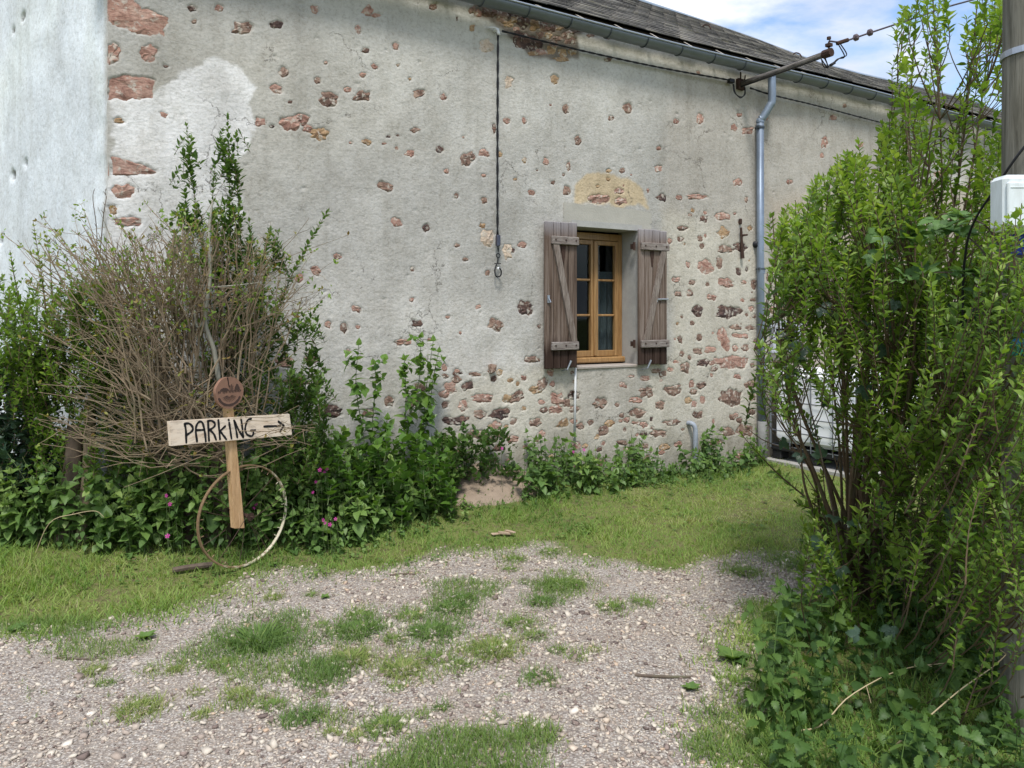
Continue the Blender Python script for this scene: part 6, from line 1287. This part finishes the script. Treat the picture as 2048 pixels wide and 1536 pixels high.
# ---------------------------------------------------------------- grass
def blades(pos, h, wd, tint, lean=.45):
    n = len(pos); a = RNG.random(n)*6.283; D = np.stack([np.cos(a)*lean*RNG.random(n), np.sin(a)*lean*RNG.random(n), np.ones(n)], -1); up = np.stack([np.cos(a), np.sin(a), np.zeros(n)], -1)
    b = Batch(*BLADE); size = np.stack([np.broadcast_to(wd, (n,)), np.broadcast_to(h, (n,)), np.broadcast_to(h, (n,))], -1); b.add(pos, D, up, size, tint); return b
def scatter(N, y0, y1, dens):
    y = RNG.uniform(y0, y1, N); x = RNG.uniform(-1, 1, N)*(y*.70+.4); k = RNG.random(N) < dens(x, y); return x[k], y[k]
TUFTS = [(515,1283,60,0,'largest dark green grass tuft left of centre in the gravel'),(715,1262,42,0,None),(862,1265,40,0,None),(820,1234,26,1,None),(905,1218,34,0,None),(925,1200,28,0,None),(700,1320,38,2,None),(805,1338,40,2,None),(868,1318,26,1,None),(916,1330,24,1,None),(790,1280,22,1,None),(985,1300,42,2,None),(1035,1248,26,1,None),(1068,1272,22,1,None),(1085,1205,26,0,None),(1122,1170,34,1,None),(1222,1216,22,1,None),(1283,1205,18,1,None),(1113,1302,16,1,None),(1153,1316,14,1,None),(1190,1300,12,2,None),(1464,1250,14,1,None),(1488,1145,26,1,None),(1570,1125,30,1,None),(625,1190,12,1,None),(545,1196,16,2,None),(640,1250,14,1,None),(480,1390,26,2,None),(400,1430,18,2,None),(545,1412,24,1,None),(445,1328,26,2,None),(770,1455,36,1,None),(665,1466,18,2,None),(712,1474,18,2,None),(845,1433,14,1,None),(880,1418,14,0,None),(1012,1392,11,1,None),(1078,1355,24,0,'thin spiky grass tuft of few long blades right of centre in the gravel'),(985,1434,12,1,None),(620,1434,26,0,None),(280,1418,34,2,None),(190,1342,20,2,None),(210,1368,14,1,None),(640,1390,14,1,None),(790,1376,14,1,None),(1150,1170,22,1,None),(1030,1120,18,1,None),(1100,1105,20,1,None),(1020,1140,14,1,None),(720,1232,24,1,None),(350,1340,16,2,None),(395,1385,14,2,None)]
patch = [(460,1310,150,46,.40,.45),(540,1285,60,24,.95,.15),(650,1350,75,40,.85,.25),(520,1350,110,34,.45,.55),(590,1440,45,22,.5,.2),(930,1185,90,26,.55,.4),(1110,1172,60,20,.6,.4),(900,1205,70,20,.5,.4),(950,1495,170,50,.75,.45),(1060,1470,70,30,.8,.5),(200,1300,140,26,.35,.5),(100,1255,130,24,.5,.4),(720,1265,50,20,.5,.3),(970,1300,50,22,.45,.6),(760,1330,60,18,.5,.7),(330,1345,60,22,.3,.7),(500,1405,60,18,.45,.65),(680,1440,50,20,.35,.6),(1450,1440,70,40,.5,.4),(1500,1500,120,50,.8,.4),(1420,1500,60,40,.5,.4),(1560,1250,70,40,.8,.5),(900,1540,220,40,.8,.4)]
patch += [(u, v, r_*2.1, r_*.95, .10+.007*r_, (.3, .55, .75)[k]) for u, v, r_, k, _ in TUFTS if r_ > 11]
PC = [(onG(u, v), onG(u+rx, v), onG(u, v-ry), onG(u, v+ry), d_, t_) for u, v, rx, ry, d_, t_ in patch]
def pdens(x, y):
    D = np.zeros(np.shape(x)); T_ = np.full(np.shape(x), .5)
    for c_, ex, t0, t1, d_, tt in PC:
        rx = abs(ex[0]-c_[0]); ry = abs(t0[1]-t1[1])/2; q = np.hypot((x-c_[0])/rx, (y-(t0[1]+t1[1])/2)/ry)+.95*fbm(x*6, y*6, 4); k = min(1, d_*1.2)*sstep(1.15, .45, q); T_ = np.where(k > D, tt, T_); D = np.maximum(D, k)
    return D, T_
def nw(x, y): return nwall(x, y)
def ldens(x, y):
    g_ = np.maximum(sstep(-.34, .16, gravel_d(x, y)+.4*fbm(x*5, y*5, 3)), 0); s = DX*(x-P0[0])+DY*(y-P0[1]); n = nw(x, y)
    return g_*np.where(n > .12, 1, 0)*np.clip(.7+1.3*fbm(x*2.5, y*2.5, 3), .12, 1)
x, y = scatter(340000, 2.2, 9.0, lambda x, y: ldens(x, y)*np.where(x < 3.2, 1, .25)); n = len(x)
hh = RNG.uniform(.016, .058, n)*(.6+1.0*vn(x*3.5, y*3.5))*(1+.3*(nw(x, y) < .9))*(1+.25*((x < -1.2) & (y < 5.0)))*(1+.45*((x > .9) & (y < 3.4)))
tn = np.clip(.46+.6*fbm(x*1.1, y*1.1, 3)+.7*fbm(x*4.5, y*4.5, 2)+RNG.normal(0, .15, n)+.16*((x > .6) & (y > 5))-.22*((x > .9) & (y < 3.6)), 0, 1)
lawn = tag(blades(np.stack([x, y, gz(x, y)-.004], -1), hh, RNG.uniform(.0030, .0062, n), tn, 1.4).build('grass', GRASS), 'short rough grass between the drive and the house wall', 'grass', kind='stuff')
PDT = None
x, y = scatter(330000, 2.3, 5.2, lambda x, y: pdens(x, y)[0]); _, T_ = pdens(x, y); n = len(x)
tag(blades(np.stack([x, y, gz(x, y)-.003], -1), RNG.uniform(.028, .055, n)*(1.25-.4*T_), RNG.uniform(.002, .0042, n), np.clip(T_+RNG.normal(0, .18, n), 0, 1), 1.2).build('matted_grass', TUFT), 'matted grass patches creeping over the gravel', 'grass', kind='stuff')
# sparse weeds peppered through the gravel
x, y = scatter(5000, 2.3, 6.5, lambda x, y: .22*(gravel_d(x, y) < 0)*(fbm(x*2.2+7, y*2.2, 3) > .02)); n = len(x); k = 9
x2 = np.repeat(x, k)+RNG.normal(0, .010, n*k); y2 = np.repeat(y, k)+RNG.normal(0, .010, n*k)
tag(blades(np.stack([x2, y2, gz(x2, y2)-.002], -1), RNG.uniform(.010, .028, n*k), RNG.uniform(.002, .0035, n*k), np.clip(.65+RNG.normal(0, .2, n*k), 0, 1), 1.3).build('seedling_grass', TUFT), 'tiny grass seedlings peppered through the gravel', 'grass', kind='stuff')
# clover and other small broad leaves in the lawn
x, y = scatter(5200, 3.2, 8.6, lambda x, y: .5*(ldens(x, y) > .2)*(fbm(x*1.7+2, y*1.7, 3) > -.02)*(x < 3.0)); n = len(x); k = 5; bt = Batch(*HEART)
x2 = np.repeat(x, k)+RNG.normal(0, .018, n*k); y2 = np.repeat(y, k)+RNG.normal(0, .018, n*k); a_ = RNG.random(n*k)*6.283
bt.add(np.stack([x2, y2, gz(x2, y2)+RNG.uniform(.008, .035, n*k)], -1), np.stack([np.cos(a_), np.sin(a_), RNG.uniform(-.1, .6, n*k)], -1), np.array([0, 0, 1.0]), RNG.uniform(.014, .032, n*k), RNG.uniform(.3, 1, n*k))
tag(bt.build('clover', NETTLE), 'clover and small broad leaved weeds mixed into the lawn', 'weeds', kind='stuff')
# single tufts
def tuft_mesh(seed, nb, tm):
    r = np.random.default_rng(seed); a = r.random(nb)*6.283; rr = np.sqrt(r.random(nb)); pos = np.stack([rr*np.cos(a)*.75, rr*np.sin(a)*.75, np.zeros(nb)], -1)
    D = np.stack([np.cos(a)*(.25+.95*rr), np.sin(a)*(.25+.95*rr), np.ones(nb)], -1)+r.normal(0, .2, (nb, 3)); up = np.stack([np.cos(a), np.sin(a), np.zeros(nb)], -1)
    b = Batch(*BLADE); h = r.uniform(.35, .85, nb); b.add(pos, D, up, np.stack([np.full(nb, .055), h, h], -1), np.clip(tm+r.normal(0, .18, nb), 0, 1)); return b.mesh('grass_tuft')
TM = {k: [tuft_mesh(10*k+j, 230, (.15, .5, .78)[k]) for j in range(3)] for k in range(3)}
for L in TM.values():
    for me in L: me.materials.append(TUFT)
TL = {}
for t_ in TUFTS:
    u, v, r_, k, lab = t_
    if not lab: TL.setdefault(('large' if r_ > 33 else 'mid-sized' if r_ > 21 else 'small' if r_ > 14 else 'tiny', ('dark green', 'fresh green', 'yellowish')[k], 'far' if v < 1230 else 'middle' if v < 1360 else 'near'), []).append(t_)
ORD = ['leftmost', 'second from left', 'third from left', 'fourth from left', 'fifth from left', 'sixth from left', 'seventh from left', 'eighth from left', 'ninth from left', 'tenth from left', 'eleventh from left', 'twelfth from left']
TLAB = {}
for (sz, cl, zn), L in TL.items():
    L.sort(key=lambda t_: t_[0])
    for i, t_ in enumerate(L): TLAB[t_[:2]] = ('%s %s grass tuft on the %s gravel' % (sz, cl, zn))+((', '+ORD[i]+'') if len(L) > 1 else '')
for (u, v, r_, k, lab) in TUFTS:
    p = onG(u, v); s_ = r_/F*p[1]; o = link('grass_tuft', random.choice(TM[k]), None); o.location = (p[0], p[1], p[2]-.002); o.rotation_euler = (0, 0, rnd(0, 6.28)); o.scale = (s_*1.05, s_*1.05, s_*rnd(.45, .75))
    tag(o, lab or TLAB[(u, v)], 'grass tuft', 'grass tufts in the gravel' if not lab else None)
# broad leaved rosettes
def rosette(seed, nl, tmpl):
    r = np.random.default_rng(seed); b = Batch(*tmpl); a = np.arange(nl)*2.4+r.random(nl)*.3; D = np.stack([np.cos(a), np.sin(a), r.uniform(.15, .8, nl)], -1); b.add(np.zeros((nl, 3)), D, np.array([0, 0, 1.0]), r.uniform(.7, 1.1, nl), np.clip(.6+r.normal(0, .15, nl), 0, 1)); me = b.mesh('rosette'); me.materials.append(NETTLE); return me
for (u, v, sz, lab) in ((290,1278,.06,'pale leafy weed rosette in the gravel on the left'),(650,1196,.04,'small round leaved weed near the sign in the gravel'),(1465,1320,.10,'upright dock plant at the edge of the gravel near the bush'),(30,1262,.06,'broad leaved weed at the left edge of the grass'),(1380,1380,.05,'small weed at the right edge of the gravel'),(1350,950,.10,'broad leaved plant in the grass by the wall'),(480,1050,.0,'')):
    if not sz: continue
    p = onG(u, v); o = link('leafy_weed', rosette(int(u), 9, LANCE if sz > .1 else HEART), None); o.location = (p[0], p[1], p[2]+.004); o.scale = (sz,)*3; tag(o, lab, 'weed')

# ---------------------------------------------------------------- odds and ends on the ground
for lab, q, r_ in (('dry pale bramble stalk arching low in front of the nettles', [(1640,1452,2.95),(1700,1392,3.0),(1800,1340,3.1),(1900,1325,3.2)], .0035), ('dry stalk crossing low near the foot of the pole', [(1850,1440,2.8),(1920,1380,2.85),(1990,1330,2.95),(2030,1290,3.0)], .0032),('straw stalk lying over the left weed bed', [(100,1045,4.75),(150,1028,4.75),(190,1022,4.75),(208,1034,4.75)], .003)):
    P = [P3(*a) for a in q]; P = [np.array([P[0][0]-.12*(1 if P[1][0] > P[0][0] else -1), P[0][1]+.04, float(gz(P[0][0], P[0][1]))])]+P; g = np.array([P[0][0], P[0][1], float(gz(P[0][0], P[0][1]))]); e = empty('dry_stalk', tuple(g), 0, lab, 'stalk'); b = MB(); pp = spline([p-g for p in P], 18); b.tube(pp, np.linspace(r_, r_*.5, 18), 5)
    for k in range(3): i = int(rnd(8, 17)); b.tube([pp[i], pp[i]+RNG.normal(0, .03, 3)], [r_*.6, r_*.3], 4)
    b.build('stem', STRAW, e)
for lab, (u0, v0), (u1, v1), r_, mt in (('thin dark stick lying on the gravel near the bush', (1270,1352), (1385,1356), .006, BARK), ('thin brown stick lying on the gravel at the left', (110,1317), (200,1321), .005, BARK), ('short twig lying on the gravel below the lawn', (780,1152), (830,1150), .006, BARK), ('weathered timber edging lying in front of the weed bed left of the wheel', (345,1144), (425,1132), .016, BARK)):
    a, c_ = onG(u0, v0), onG(u1, v1); e = empty('stick' if r_ < .02 else 'edging_log', tuple(a), 0, lab, 'stick' if r_ < .02 else 'log'); d_ = c_-a; b = MB(); n = 9; P = spline([(0, 0, r_*.7), d_*.5+np.array([0, rnd(-.01, .01), r_*.9]), d_+np.array([0, 0, r_*.6])], n); b.tube(P, r_*(1+.15*RNG.random(n)), 7); b.build('wood', mt, e)
p = onG(1007, 1073); o = MB(); 
for k in range(3): tv, tf = cube_t(20+k); o.add(tv*np.array([.07, .03, .012])@np.array([[math.cos(k*.5-.3), -math.sin(k*.5-.3), 0], [math.sin(k*.5-.3), math.cos(k*.5-.3), 0], [0, 0, 1]])+np.array([.05*(k-1), 0, .02+.008*k]), tf.tolist())
o = o.build('bark_scraps', simple('dry_bark', (.40, .30, .21), .9, 0, .3, 30, .3)); o.location = p; tag(o, 'pale curled scraps of bark lying on the lawn', 'bark')
